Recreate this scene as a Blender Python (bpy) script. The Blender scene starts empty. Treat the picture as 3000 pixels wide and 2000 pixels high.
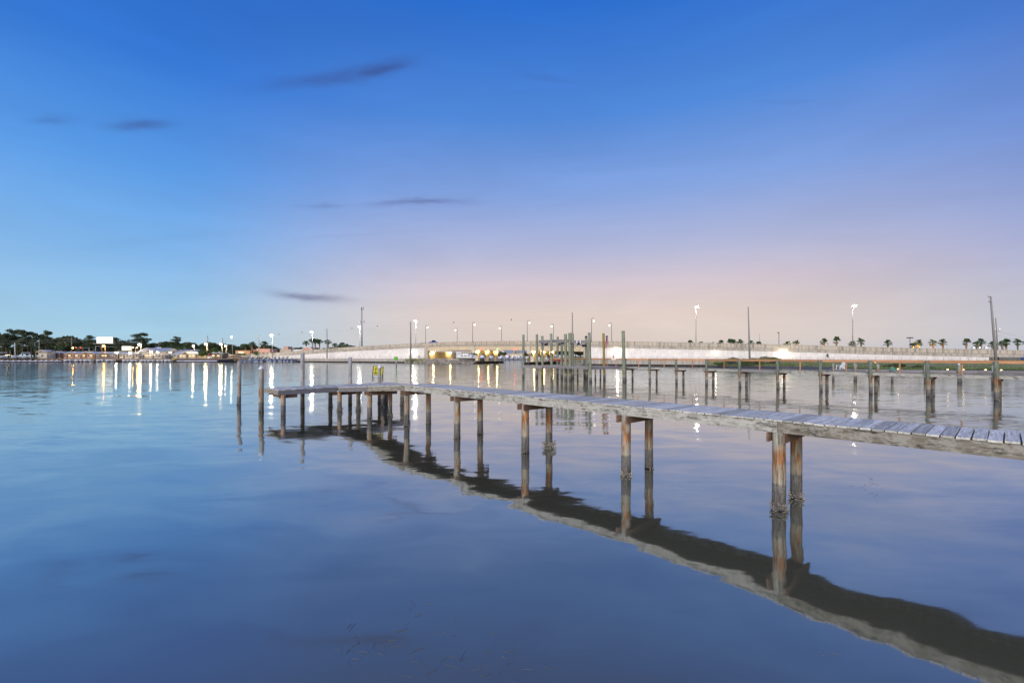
import bpy, math, random
from mathutils import Vector, Matrix, noise
R = random.Random(7)
rad = math.radians
S = bpy.context.scene
COL = S.collection
F = 1333.0; HOR = 1042.0; CH = 3.4

# ------------------------------------------------------------------ camera, sky, sun, exposure
cam = bpy.data.cameras.new('camera'); co = bpy.data.objects.new('camera', cam); COL.objects.link(co)
co.location = (0, 0, CH); co.rotation_euler = (rad(90), 0, 0)
cam.sensor_width = 36; cam.lens = 36 * F / 3000; cam.shift_y = 42 / 3000
cam.clip_start = 0.1; cam.clip_end = 9000
S.camera = co
S.view_settings.view_transform = 'Standard'; S.view_settings.look = 'None'
S.view_settings.exposure = 0; S.view_settings.gamma = 1; S.view_settings.use_curve_mapping = False
S.cycles.use_denoising = True
S.cycles.max_bounces = 6; S.cycles.diffuse_bounces = 2; S.cycles.glossy_bounces = 3
S.cycles.sample_clamp_indirect = 6; S.cycles.caustics_reflective = False; S.cycles.caustics_refractive = False

class NT:
    def __init__(s, nt): s.nt = nt; s.N = nt.nodes; s.L = nt.links
    def put(s, sock, v):
        if v is None: return
        if isinstance(v, bpy.types.NodeSocket): s.L.new(v, sock)
        else:
            if isinstance(v, (tuple, list)) and len(v) == 3 and sock.type == 'RGBA': v = tuple(v) + (1,)
            sock.default_value = v
    def m(s, op, a, b=None, c=None, clamp=False):
        n = s.N.new('ShaderNodeMath'); n.operation = op; n.use_clamp = clamp
        for i, v in enumerate((a, b, c)): s.put(n.inputs[i], v) if v is not None else None
        return n.outputs[0]
    def mixc(s, f, a, b, mode='MIX'):
        n = s.N.new('ShaderNodeMix'); n.data_type = 'RGBA'; n.blend_type = mode
        s.put(n.inputs[0], f); s.put(n.inputs[6], a); s.put(n.inputs[7], b); return n.outputs[2]
    def ramp(s, f, pts, interp='LINEAR'):
        n = s.N.new('ShaderNodeValToRGB'); s.put(n.inputs[0], f); e = n.color_ramp.elements
        n.color_ramp.interpolation = interp
        while len(e) < len(pts): e.new(0.5)
        for i, (p, c) in enumerate(pts):
            e[i].position = p; e[i].color = (c, c, c, 1) if isinstance(c, (int, float)) else tuple(c) + (1,)
        return n.outputs[0]
    def noise(s, vec, scale, detail=3, rough=0.55, out=0, dist=0):
        n = s.N.new('ShaderNodeTexNoise'); s.put(n.inputs['Vector'], vec)
        n.inputs['Scale'].default_value = scale; n.inputs['Detail'].default_value = detail
        n.inputs['Roughness'].default_value = rough; n.inputs['Distortion'].default_value = dist
        return n.outputs[out]
    def coord(s, which='Object'): return s.N.new('ShaderNodeTexCoord').outputs[which]
    def geo(s, which='Position'): return s.N.new('ShaderNodeNewGeometry').outputs[which]
    def map(s, vec, scale=(1, 1, 1), loc=None):
        n = s.N.new('ShaderNodeMapping'); s.put(n.inputs[0], vec); n.inputs[3].default_value = scale
        if loc is not None: s.put(n.inputs[1], loc)
        return n.outputs[0]
    def sep(s, vec):
        n = s.N.new('ShaderNodeSeparateXYZ'); s.put(n.inputs[0], vec); return n.outputs
    def comb(s, x, y, z):
        n = s.N.new('ShaderNodeCombineXYZ')
        for i, v in enumerate((x, y, z)): s.put(n.inputs[i], v)
        return n.outputs[0]
    def rnd(s): return s.N.new('ShaderNodeObjectInfo').outputs['Random']
    def vm(s, op, a, b=None, sc=None):
        n = s.N.new('ShaderNodeVectorMath'); n.operation = op; s.put(n.inputs[0], a)
        if b is not None: s.put(n.inputs[1], b)
        if sc is not None: s.put(n.inputs['Scale'], sc)
        return n.outputs['Value'] if op in ('LENGTH', 'DOT_PRODUCT') else n.outputs[0]

def lin(r, g, b):
    f = lambda c: (c / 255 / 12.92) if c <= 10 else ((c / 255 + .055) / 1.055) ** 2.4
    return (f(r), f(g), f(b))

world = bpy.data.worlds.new('World'); S.world = world; world.use_nodes = True
t = NT(world.node_tree); t.N.clear()
d = t.vm('NORMALIZE', t.coord('Generated')); X, Y, Z = t.sep(d)
hl = t.m('SQRT', t.m('ADD', t.m('MULTIPLY', X, X), t.m('ADD', t.m('MULTIPLY', Y, Y), 1e-5)))
sx = t.m('DIVIDE', X, hl); fy = t.m('DIVIDE', Y, hl)
zz = t.m('MAXIMUM', Z, 0.0)
left = t.ramp(zz, [(0, lin(168, 206, 224)), (.05, lin(150, 203, 233)), (.17, lin(116, 182, 238)), (.31, lin(78, 152, 230)), (.46, lin(46, 116, 211)), (.65, lin(36, 98, 194)), (1, lin(34, 84, 172))])
cent = t.ramp(zz, [(0, lin(200, 196, 202)), (.035, lin(219, 204, 196)), (.09, lin(223, 204, 196)), (.15, lin(210, 195, 203)), (.22, lin(178, 182, 213)), (.33, lin(132, 163, 222)), (.46, lin(80, 136, 216)), (.62, lin(38, 108, 206)), (1, lin(34, 84, 172))])
right = t.ramp(zz, [(0, lin(180, 190, 208)), (.05, lin(170, 185, 210)), (.17, lin(136, 160, 214)), (.31, lin(96, 132, 208)), (.46, lin(60, 104, 194)), (.65, lin(42, 90, 182)), (1, lin(34, 82, 168))])
side = t.ramp(t.m('MULTIPLY_ADD', sx, .5, .5), [(.12, 0.0), (.9, 1.0)], 'EASE')
base = t.mixc(side, left, right)
# pink afterglow: centred a few degrees right of the camera axis, wide; faint counter-glow behind
fr = t.m('ADD', t.m('MULTIPLY', fy, math.cos(rad(11))), t.m('MULTIPLY', sx, math.sin(rad(11))))
w = t.ramp(t.m('MULTIPLY_ADD', fr, .5, .5), [(0, .55), (.45, .25), (.83, .12), (1, 1)], 'EASE')
sky = t.mixc(w, base, cent)
dn = t.noise(t.map(d, (2.2, 2.2, 11)), 1.0, 5, .6, dist=.6)
sky = t.mixc(1.0, sky, t.ramp(dn, [(.3, .94), (.7, 1.045)]), 'MULTIPLY')
# thin dark dusk clouds, placed by direction
ys = t.m('MAXIMUM', Y, .02); U = t.m('DIVIDE', X, ys); V = t.m('DIVIDE', Z, ys)
wn = t.noise(t.comb(t.m('MULTIPLY', U, 9), t.m('MULTIPLY', V, 26), 0.0), 1.0, 4, .55, out=1)
wx, wy, wz = t.sep(wn)
U2 = t.m('ADD', U, t.m('MULTIPLY', t.m('SUBTRACT', wx, .5), .05)); V2 = t.m('ADD', V, t.m('MULTIPLY', t.m('SUBTRACT', wy, .5), .03))
msk = None
for (px, py, a, b, sl, st) in [(975, 226, 170, 18, -.14, .75), (1105, 204, 75, 20, -.22, 1.1), (935, 234, 80, 14, -.02, .7), (405, 366, 70, 13, -.02, .95), (150, 353, 48, 12, 0, .5), (1230, 595, 110, 7, -.03, .85),
                           (955, 602, 50, 6, 0, .4), (905, 867, 85, 10, .13, 1.1), (1610, 232, 60, 10, .12, .35), (2320, 300, 90, 5, .0, .15), (1050, 690, 150, 4, -.05, .12), (500, 700, 260, 12, -.1, .08)]:
    cu, cv = (px - 1500) / F, (HOR - py) / F
    du = t.m('SUBTRACT', U2, cu); dv = t.m('ADD', t.m('SUBTRACT', V2, cv), t.m('MULTIPLY', du, sl))
    q = t.m('ADD', t.m('POWER', t.m('DIVIDE', du, a / F), 2.0), t.m('POWER', t.m('DIVIDE', dv, b / F), 2.0))
    g = t.m('MULTIPLY', t.m('EXPONENT', t.m('MULTIPLY', q, -.8)), st)
    msk = g if msk is None else t.m('MAXIMUM', msk, g)
msk = t.m('MULTIPLY', msk, t.m('MULTIPLY_ADD', wz, .9, .45), clamp=True)
cloudc = t.mixc(.42, sky, lin(74, 82, 134)); cloudc = t.mixc(1.0, cloudc, (.80, .74, .78), 'MULTIPLY')
sky = t.mixc(msk, sky, cloudc)
ns = t.N.new('ShaderNodeTexSky'); ns.sky_type = 'NISHITA'; ns.sun_disc = False
SUN_EL, SUN_AZ = 24.0, 205.0     # azimuth clockwise from +Y
ns.sun_elevation = rad(SUN_EL); ns.sun_rotation = rad(SUN_AZ)
bg1 = t.N.new('ShaderNodeBackground'); t.put(bg1.inputs[0], sky); bg1.inputs[1].default_value = 1.0
bg2 = t.N.new('ShaderNodeBackground'); t.put(bg2.inputs[0], ns.outputs[0]); bg2.inputs[1].default_value = 0.004
ad = t.N.new('ShaderNodeAddShader'); t.L.new(bg1.outputs[0], ad.inputs[0]); t.L.new(bg2.outputs[0], ad.inputs[1])
wo = t.N.new('ShaderNodeOutputWorld'); t.L.new(ad.outputs[0], wo.inputs[0])

sl = bpy.data.lights.new('sun', 'SUN'); so = bpy.data.objects.new('sun', sl); COL.objects.link(so)
sl.energy = 3.0; sl.angle = rad(60); sl.color = (1, .89, .76)
sd = Vector((math.sin(rad(SUN_AZ)) * math.cos(rad(SUN_EL)), math.cos(rad(SUN_AZ)) * math.cos(rad(SUN_EL)), math.sin(rad(SUN_EL))))
so.rotation_euler = sd.to_track_quat('Z', 'Y').to_euler()

# ------------------------------------------------------------------ mesh helpers
class MB:
    def __init__(s): s.v = []; s.f = []; s.m = []; s.sm = []
    def add(s, vs, fs, mi=0, smooth=False):
        o = len(s.v); s.v += [tuple(q) for q in vs]
        for f in fs: s.f.append(tuple(i + o for i in f)); s.m.append(mi); s.sm.append(smooth)
        return s
    def box(s, c, d, rz=0, mi=0, taper=1.0):
        ca, sa = math.cos(rz), math.sin(rz); vs = []
        for z in (-.5, .5):
            k = taper if z > 0 else 1
            for x, y in ((-.5, -.5), (.5, -.5), (.5, .5), (-.5, .5)):
                x1, y1 = x * d[0] * k, y * d[1] * k
                vs.append((c[0] + x1 * ca - y1 * sa, c[1] + x1 * sa + y1 * ca, c[2] + z * d[2]))
        return s.add(vs, [(0, 3, 2, 1), (4, 5, 6, 7), (0, 1, 5, 4), (1, 2, 6, 5), (2, 3, 7, 6), (3, 0, 4, 7)], mi)
    def beam(s, p0, p1, w, h, mi=0):
        p0, p1 = Vector(p0), Vector(p1); a = (p1 - p0).normalized()
        sd_ = a.cross(Vector((0, 0, 1)))
        sd_ = Vector((1, 0, 0)) if sd_.length < 1e-4 else sd_.normalized()
        up = sd_.cross(a).normalized(); vs = []
        for p in (p0, p1):
            for x, y in ((-.5, -.5), (.5, -.5), (.5, .5), (-.5, .5)): vs.append(p + sd_ * (x * w) + up * (y * h))
        return s.add(vs, [(0, 1, 2, 3), (7, 6, 5, 4), (0, 4, 5, 1), (1, 5, 6, 2), (2, 6, 7, 3), (3, 7, 4, 0)], mi)
    def tube(s, pts, rs, n=8, mi=0, wob=0, cap=True):
        if isinstance(rs, (int, float)): rs = [rs] * len(pts)
        pts = [Vector(p) for p in pts]; vs = []; fs = []
        for i, p in enumerate(pts):
            a = (pts[min(i + 1, len(pts) - 1)] - pts[max(i - 1, 0)]).normalized()
            sd_ = a.cross(Vector((0, 1, 0.01))); sd_ = a.cross(Vector((1, 0, 0))) if sd_.length < .1 else sd_
            sd_.normalize(); up = sd_.cross(a)
            for k in range(n):
                an = 2 * math.pi * k / n; r = rs[i] * (1 + (R.random() - .5) * wob)
                vs.append(p + sd_ * (math.cos(an) * r) + up * (math.sin(an) * r))
        for i in range(len(pts) - 1):
            for k in range(n):
                a0 = i * n + k; a1 = i * n + (k + 1) % n; fs.append((a0, a1, a1 + n, a0 + n))
        s.add(vs, fs, mi, True)
        if cap:
            o = len(s.v) - len(vs)
            s.f.append(tuple(o + k for k in range(n - 1, -1, -1))); s.m.append(mi); s.sm.append(False)
            s.f.append(tuple(o + (len(pts) - 1) * n + k for k in range(n))); s.m.append(mi); s.sm.append(False)
        return s
    def ball(s, c, r, n=8, mi=0, sc=(1, 1, 1), wob=0):
        vs = []; fs = []; k = max(3, n // 2)
        for i in range(k + 1):
            th = math.pi * i / k
            for j in range(n):
                ph = 2 * math.pi * j / n; q = r * (1 + (R.random() - .5) * wob)
                vs.append((c[0] + q * sc[0] * math.sin(th) * math.cos(ph), c[1] + q * sc[1] * math.sin(th) * math.sin(ph), c[2] + q * sc[2] * math.cos(th)))
        for i in range(k):
            for j in range(n):
                a = i * n + j; b = i * n + (j + 1) % n
                fs.append((a, a + n, b + n, b))
        return s.add(vs, fs, mi, True)
    def prism(s, poly, z0, z1, mi=0):
        n = len(poly); vs = [(x, y, z0) for x, y in poly] + [(x, y, z1) for x, y in poly]
        fs = [tuple(range(n - 1, -1, -1)), tuple(range(n, 2 * n))] + [(i, (i + 1) % n, (i + 1) % n + n, i + n) for i in range(n)]
        return s.add(vs, fs, mi)
    def xprism(s, prof, x0, x1, mi=0):          # profile in (y,z) swept along x
        n = len(prof); vs = [(x0, y, z) for y, z in prof] + [(x1, y, z) for y, z in prof]
        fs = [tuple(range(n)), tuple(range(2 * n - 1, n - 1, -1))] + [(i, i + n, (i + 1) % n + n, (i + 1) % n) for i in range(n)]
        return s.add(vs, fs, mi)
    def yprism(s, prof, y0, y1, mi=0):          # profile in (x,z) swept along y
        n = len(prof); vs = [(x, y0, z) for x, z in prof] + [(x, y1, z) for x, z in prof]
        fs = [tuple(range(n - 1, -1, -1)), tuple(range(n, 2 * n))] + [(i, (i + 1) % n, (i + 1) % n + n, i + n) for i in range(n)]
        return s.add(vs, fs, mi)
    def mesh(s, name, mats, org=(0, 0, 0)):
        me = bpy.data.meshes.new(name)
        me.from_pydata([(x - org[0], y - org[1], z - org[2]) for x, y, z in s.v], [], s.f)
        for m_ in (mats if isinstance(mats, (list, tuple)) else [mats]): me.materials.append(m_)
        me.polygons.foreach_set('material_index', s.m); me.polygons.foreach_set('use_smooth', s.sm); me.update()
        return me
    def obj(s, name, mats, parent=None, org=(0, 0, 0), **kw):
        o = mobj(name, s.mesh(name, mats, org), parent)
        pl = Vector((0, 0, 0))
        q = parent
        while q is not None: pl += q.location; q = q.parent
        o.location = Vector(org) - pl if parent is not None else Vector(org)
        for k_, v_ in kw.items(): o[k_] = v_
        return o
def mobj(name, me, parent=None):
    o = bpy.data.objects.new(name, me); COL.objects.link(o)
    if parent is not None: o.parent = parent
    return o
def tag(o, label=None, cat=None, group=None, kind=None):
    if label: o['label'] = label
    if cat: o['category'] = cat
    if group: o['group'] = group
    if kind: o['kind'] = kind
    return o
def thing(name, label, cat, loc=(0, 0, 0), group=None):
    o = bpy.data.objects.new(name, None); COL.objects.link(o); o.location = loc
    o.empty_display_size = .2
    return tag(o, label, cat, group)
def copy_tree(o, parent=None):
    c = o.copy(); COL.objects.link(c)
    if parent is not None: c.parent = parent
    for ch in list(o.children): copy_tree(ch, c)
    return c
ORD = ['first', 'second', 'third', 'fourth', 'fifth', 'sixth', 'seventh', 'eighth', 'ninth', 'tenth', 'eleventh', 'twelfth', 'thirteenth', 'fourteenth', 'fifteenth', 'sixteenth', 'seventeenth', 'eighteenth', 'nineteenth', 'twentieth', 'twenty-first', 'twenty-second', 'twenty-third', 'twenty-fourth', 'twenty-fifth', 'twenty-sixth', 'twenty-seventh', 'twenty-eighth', 'twenty-ninth', 'thirtieth']
def PX(px, z): return (px - 1500) / F * z
def HY(py, z): return CH + (HOR - py) * z / F

# ------------------------------------------------------------------ materials
MAT = {}
def new(name):
    m = bpy.data.materials.new(name); m.use_nodes = True; t = NT(m.node_tree)
    b = t.N['Principled BSDF']; MAT[name] = m; return m, t, b
def simple(name, col, rough=.7, var=.12, scale=3.0, metal=0, emit=None, es=0, spec=.3):
    m, t, b = new(name)
    n = t.noise(t.coord(), scale, 4, .6)
    c = t.mixc(1.0, col, t.ramp(n, [(.3, 1 - var), (.7, 1 + var)]), 'MULTIPLY')
    c = t.mixc(1.0, c, t.ramp(t.rnd(), [(0, 1 - var * .5), (1, 1 + var * .5)]), 'MULTIPLY')
    t.put(b.inputs['Base Color'], c); b.inputs['Roughness'].default_value = rough; b.inputs['Metallic'].default_value = metal
    b.inputs['Specular IOR Level'].default_value = spec
    if emit: b.inputs['Emission Color'].default_value = tuple(emit) + (1,); b.inputs['Emission Strength'].default_value = es
    return m
def bump(t, b, h, st=.3, dist=.01):
    n = t.N.new('ShaderNodeBump'); n.inputs['Strength'].default_value = st; n.inputs['Distance'].default_value = dist
    t.put(n.inputs['Height'], h); t.L.new(n.outputs[0], b.inputs['Normal'])

def wood(name, c1, c2, axis='X', stain=None, gs=1.0, lich=None, st=.4):
    m, t, b = new(name); r = t.rnd(); oc = t.coord()
    off = t.comb(t.m('MULTIPLY', r, 37.0), t.m('MULTIPLY', r, 91.0), t.m('MULTIPLY', r, 13.0))
    oc = t.vm('ADD', oc, off)
    sc = {'X': (1.2, 22, 22), 'Y': (22, 1.2, 22), 'Z': (22, 22, 1.2)}[axis]
    g = t.noise(t.map(oc, tuple(q * gs for q in sc)), 1.0, 5, .65, dist=.4)
    c = t.mixc(t.ramp(g, [(.3, 0.0), (.7, 1.0)]), c1, c2)
    f = t.noise(t.map(oc, tuple(q * 2.7 * gs for q in sc)), 1.0, 3, .7)
    c = t.mixc(1.0, c, t.ramp(f, [(.28, .45), (.42, .95), (.7, 1.1)]), 'MULTIPLY')
    c = t.mixc(1.0, c, t.ramp(r, [(0, .68), (.5, 1.0), (1, 1.22)]), 'MULTIPLY')
    if lich:
        k = t.noise(t.map(oc, (3.2, 3.2, 5)), 1.0, 8, .78)
        c = t.mixc(t.ramp(k, [(.47, 0.0), (.54, .8)]), c, lich)
    if stain:
        k = t.noise(t.map(oc, (1.7, 1.7, 6.5), (9, 4, 1)), 1.0, 8, .82)
        c = t.mixc(t.ramp(k, [(.53, 0.0), (.60, .85)]), c, stain)
    t.put(b.inputs['Base Color'], c); b.inputs['Roughness'].default_value = .85; b.inputs['Specular IOR Level'].default_value = .2
    bump(t, b, g, st, .012); return m
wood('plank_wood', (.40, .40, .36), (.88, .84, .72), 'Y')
def add_nails(m):
    t = NT(m.node_tree); b = t.N['Principled BSDF']; x, y, z = t.sep(t.coord()); c = b.inputs['Base Color'].links[0].from_socket
    ax = t.m('ABSOLUTE', t.m('SUBTRACT', t.m('ABSOLUTE', x), .055)); ay = t.m('MINIMUM', t.m('ABSOLUTE', t.m('SUBTRACT', t.m('ABSOLUTE', y), .72)), t.m('ABSOLUTE', y))
    dd = t.m('SQRT', t.m('ADD', t.m('MULTIPLY', ax, ax), t.m('MULTIPLY', t.m('MULTIPLY', ay, ay), .25)))
    t.put(b.inputs['Base Color'], t.mixc(t.ramp(dd, [(.006, .85), (.016, 0.0)]), c, (.07, .045, .03)))
    k = t.noise(t.map(t.vm('ADD', t.coord(), t.comb(t.m('MULTIPLY', t.rnd(), 71.0), 0.0, 0.0)), (5, 5, 5)), 1.0, 5, .75)
    c = b.inputs['Base Color'].links[0].from_socket; t.put(b.inputs['Base Color'], t.mixc(t.ramp(k, [(.60, 0.0), (.68, .7)]), c, (.16, .15, .12)))
add_nails(MAT['plank_wood'])
MAT['plank_wood'].name = 'weathered_plank'
wood('platform_wood', (.34, .34, .32), (.70, .70, .66), 'Y', stain=(.12, .12, .09))
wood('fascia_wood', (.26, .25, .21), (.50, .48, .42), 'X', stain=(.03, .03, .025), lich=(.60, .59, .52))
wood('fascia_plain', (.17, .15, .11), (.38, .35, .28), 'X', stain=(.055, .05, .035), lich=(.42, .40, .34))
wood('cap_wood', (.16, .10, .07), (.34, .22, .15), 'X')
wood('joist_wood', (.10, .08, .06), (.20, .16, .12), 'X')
wood('gray_wood', (.18, .17, .17), (.34, .32, .32), 'X')
wood('new_wood', (.50, .24, .11), (.72, .40, .22), 'X', st=.2)
wood('slat_gray', (.28, .26, .22), (.52, .48, .41), 'Y')

def pile_mat(name, green, rust, lo=.62, hi=1.45, tide=True, rustamt=1.0):
    m, t, b = new(name); r = t.rnd(); oc0 = t.coord(); x, y, z = t.sep(oc0)
    oc = t.vm('ADD', oc0, t.comb(t.m('MULTIPLY', r, 17.0), t.m('MULTIPLY', r, 31.0), t.m('MULTIPLY', r, 53.0)))
    st = t.noise(t.map(oc, (11, 11, 1.5)), 1.0, 5, .65, dist=.5)
    fi = t.noise(t.map(oc, (20, 20, 1.8)), 1.0, 4, .75)
    ed = t.m('MULTIPLY', t.m('SUBTRACT', st, .5), .5)
    z1 = t.m('ADD', z, ed)
    zr = t.m('ADD', z1, t.m('MULTIPLY', t.m('SUBTRACT', r, .5), .5))
    g = t.mixc(t.ramp(st, [(.35, 0.0), (.65, 1.0)]), tuple(c * .65 for c in green), green)
    ru = t.mixc(t.ramp(fi, [(.35, 0.0), (.65, 1.0)]), tuple(c * .7 for c in rust), rust)
    up = t.ramp(t.m('DIVIDE', zr, 2.0), [(hi / 2 - .06, 1.0), (hi / 2 + .1, 0.0)])
    patch = t.ramp(t.noise(t.map(oc, (9, 9, 1.9)), 1.0, 5, .65), [(.44, 0.0), (.50, rustamt)])
    c = t.mixc(t.m('MULTIPLY', up, patch), g, ru)
    if tide:
        pale = t.ramp(t.m('DIVIDE', t.m('SUBTRACT', z1, lo), .4), [(0, 1.0), (.5, .8), (1, 0.0)])
        c = t.mixc(t.m('MULTIPLY', pale, .75), c, (.46, .42, .32))
        zt = t.m('ADD', z, t.m('MULTIPLY', t.m('SUBTRACT', st, .5), .14))
        wet = t.ramp(t.m('DIVIDE', zt, lo), [(.0, 1.0), (.9, 1.0), (1.0, 0.0)])
        wc = t.mixc(t.ramp(t.m('DIVIDE', z, lo), [(.1, 0.0), (.8, 1.0)]), (.13, .12, .105), (.21, .20, .18))
        wc = t.mixc(1.0, wc, t.ramp(t.noise(oc, 30, 4, .7), [(.3, .6), (.7, 1.5)]), 'MULTIPLY')
        c = t.mixc(wet, c, wc)
    c = t.mixc(1.0, c, t.ramp(fi, [(.36, .4), (.5, .95), (.7, 1.3)]), 'MULTIPLY')
    c = t.mixc(t.ramp(z, [(.015, 1.0), (.05, 0.0)]), c, (.012, .011, .010))
    t.put(b.inputs['Base Color'], c); b.inputs['Roughness'].default_value = .85; b.inputs['Specular IOR Level'].default_value = .2
    bump(t, b, st, .6, .02); return m
pile_mat('pile_old', (.46, .45, .36), (.50, .245, .11), hi=1.5)
pile_mat('pile_mooring', (.58, .56, .50), (.50, .25, .12), hi=1.6, rustamt=.5)
pile_mat('pile_green', (.36, .39, .27), (.30, .28, .13), lo=.6, hi=1.3, rustamt=.5)
pile_mat('pile_rail', (.27, .31, .23), (.40, .20, .10), lo=.7, hi=1.6)
pile_mat('pile_yellow', (.48, .38, .12), (.46, .32, .10), lo=.6, hi=3, rustamt=.6)
simple('oyster', (.42, .39, .35), .9, .45, 25)
simple('white_cap', (.82, .84, .88), .5, .05)
simple('black_cap', (.02, .02, .025), .5)
simple('bolt_metal', (.25, .24, .23), .5, .1, metal=.8)
def concrete(name, col, streak=.5, rough=.85):
    m, t, b = new(name); p = t.geo(); oc = t.vm('ADD', p, t.comb(t.m('MULTIPLY', t.rnd(), 3.0), 0.0, 0.0))
    a = t.noise(t.map(oc, (1.6, 1.6, .12)), 1.0, 5, .65); n2 = t.noise(oc, .7, 5, .6); n3 = t.noise(oc, 9, 3, .6)
    c = t.mixc(1.0, col, t.ramp(a, [(.36, 1 - streak), (.52, 1.0), (.75, 1.08)]), 'MULTIPLY')
    c = t.mixc(1.0, c, t.ramp(n2, [(.3, .92), (.7, 1.05)]), 'MULTIPLY')
    c = t.mixc(1.0, c, t.ramp(n3, [(.3, .93), (.7, 1.05)]), 'MULTIPLY')
    c = t.mixc(1.0, c, t.ramp(t.rnd(), [(0, .93), (1, 1.05)]), 'MULTIPLY')
    t.put(b.inputs['Base Color'], c); b.inputs['Roughness'].default_value = rough; bump(t, b, n3, .15, .01); return m
concrete('parapet_concrete', (.60, .53, .42), .5)
concrete('band_concrete', (.54, .48, .39), .42)
concrete('wall_white', (.93, .89, .82), .04)
concrete('girder_concrete', (.74, .60, .40), .10)
concrete('pier_concrete', (.72, .64, .50), .12)
concrete('seawall_concrete', (.50, .46, .40), .35)
concrete('block_white', (.75, .73, .70), .12)
simple('wet_dark', (.05, .042, .035), .8, .5, .6)
simple('asphalt', (.05, .05, .05), .9)
simple('galv', (.34, .34, .34), .5, .08, metal=.4)
simple('pole_concrete', (.30, .29, .26), .8, .1)
simple('pole_blue', (.05, .08, .15), .5, .05)
simple('pole_wood', (.25, .23, .19), .9, .2, 8)
simple('rock', (.42, .38, .31), .9, .95, 1.1)
simple('white_paint', (.88, .87, .85), .45, .04)
simple('cream_paint', (.72, .64, .50), .6, .06)
simple('hull_white', (.88, .87, .85), .3, .05, spec=.5)
simple('pink_stucco', (.72, .40, .30), .8, .06)
simple('tan_stucco', (.60, .50, .38), .8, .08)
simple('orange_wall', (.60, .34, .18), .8, .1)
simple('brown_wall', (.22, .15, .10), .8, .2)
simple('metal_roof', (.34, .37, .42), .5, .08)
simple('dark_glass', (.02, .025, .03), .15, .02, spec=.6)
simple('canvas_navy', (.03, .05, .12), .8)
simple('canvas_blue', (.08, .15, .34), .7)
simple('canvas_tan', (.55, .52, .45), .8)
simple('canvas_black', (.02, .02, .025), .7)
simple('canvas_white', (.78, .77, .72), .8)
simple('red_paint', (.55, .05, .04), .5)
simple('blue_paint', (.04, .12, .45), .4)
simple('teal_hose', (.10, .45, .38), .5)
simple('straw', (.17, .19, .22), .8, .3)
simple('thatch', (.22, .16, .11), .95, .3, 6)
simple('skin', (.45, .27, .18), .6); simple('dark_hair', (.03, .02, .015), .8)
simple('cloth_dark', (.06, .06, .07), .9); simple('cloth_tan', (.42, .33, .25), .9); simple('cloth_orange', (.75, .16, .03), .9)
simple('cloth_grey', (.2, .2, .22), .9)
simple('tyre', (.02, .02, .02), .9)
simple('sign_yellow', (.75, .68, .03), .5, .03); simple('sign_black', (.01, .01, .012), .5, .02); simple('sign_red', (.45, .03, .02), .5, .02)
simple('sign_green', (.16, .55, .03), .5, .03); simple('sign_dkgreen', (.06, .25, .02), .5, .03); simple('sign_face', (.70, .78, .86), .5, .03)
simple('flag_red', (.55, .02, .03), .8, .1); simple('flag_white', (.75, .75, .75), .8, .05); simple('flag_blue', (.03, .05, .20), .8, .05)
simple('soil', (.11, .095, .08), .95, .3, .5)
def foliage(name, a, b_):
    m, t, b = new(name); p = t.geo(); n = t.noise(p, .45, 4, .6); n2 = t.noise(p, 3.0, 2, .6)
    c = t.mixc(t.ramp(n, [(.35, 0.0), (.65, 1.0)]), a, b_)
    c = t.mixc(1.0, c, t.ramp(n2, [(.3, .7), (.7, 1.3)]), 'MULTIPLY')
    c = t.mixc(1.0, c, t.ramp(t.rnd(), [(0, .75), (1, 1.3)]), 'MULTIPLY')
    t.put(b.inputs['Base Color'], c); b.inputs['Roughness'].default_value = .8; b.inputs['Specular IOR Level'].default_value = .15
    return m
foliage('pine_leaf', (.055, .078, .042), (.13, .16, .07))
foliage('oak_leaf', (.062, .080, .040), (.15, .17, .075))
foliage('palm_leaf', (.045, .09, .04), (.11, .17, .07))
foliage('dry_palm', (.20, .15, .08), (.28, .20, .12))
foliage('shrub_leaf', (.09, .13, .045), (.18, .24, .08))
foliage('far_leaf', (.030, .045, .035), (.065, .085, .055))
simple('bark', (.13, .10, .075), .95, .3, 4)
simple('palm_bark', (.27, .20, .14), .95, .35, 5)
def emit(name, col, st):
    m = bpy.data.materials.new(name); m.use_nodes = True; t = NT(m.node_tree); t.N.clear()
    e = t.N.new('ShaderNodeEmission'); e.inputs[0].default_value = tuple(col) + (1,); e.inputs[1].default_value = st
    o = t.N.new('ShaderNodeOutputMaterial'); t.L.new(e.outputs[0], o.inputs[0]); MAT[name] = m; return m
emit('lamp_white', (1, .93, .78), 750)
emit('lamp_mid', (1, .90, .70), 130)
emit('lamp_store', (1, .90, .72), 110)
emit('lamp_warm', (1, .74, .36), 600)
emit('lamp_orange', (1, .42, .06), 260)
emit('lamp_amber_helper', (1, .36, .02), 4500)  # emission for the unseen lamps added behind the right ramp
emit('lamp_soft', (1, .86, .62), 60)
emit('lamp_pier', (1, .74, .32), 420)
emit('lamp_bridge', (1, .93, .80), 18)
emit('lamp_deck', (1, .66, .30), 9)
emit('nav_red', (1, .03, .02), 30); emit('nav_green', (.1, 1, .3), 12)
emit('window_glow', (1, .62, .25), 1.6); emit('tail_red', (1, .05, .02), 12)
def billboard_mat(name, st, tint):
    m = bpy.data.materials.new(name); m.use_nodes = True; t = NT(m.node_tree); t.N.clear()
    n = t.noise(t.map(t.coord(), (.25, 1, .5)), 1.0, 2, .5)
    e = t.N.new('ShaderNodeEmission'); t.put(e.inputs[0], t.mixc(t.ramp(n, [(.45, 0.0), (.6, .5)]), (1, .97, .86), tint)); e.inputs[1].default_value = st
    o = t.N.new('ShaderNodeOutputMaterial'); t.L.new(e.outputs[0], o.inputs[0]); MAT[name] = m
billboard_mat('billboard_face', 2.6, (1, .85, .35)); billboard_mat('sign_lit', 1.3, (1, .80, .45))
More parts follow.
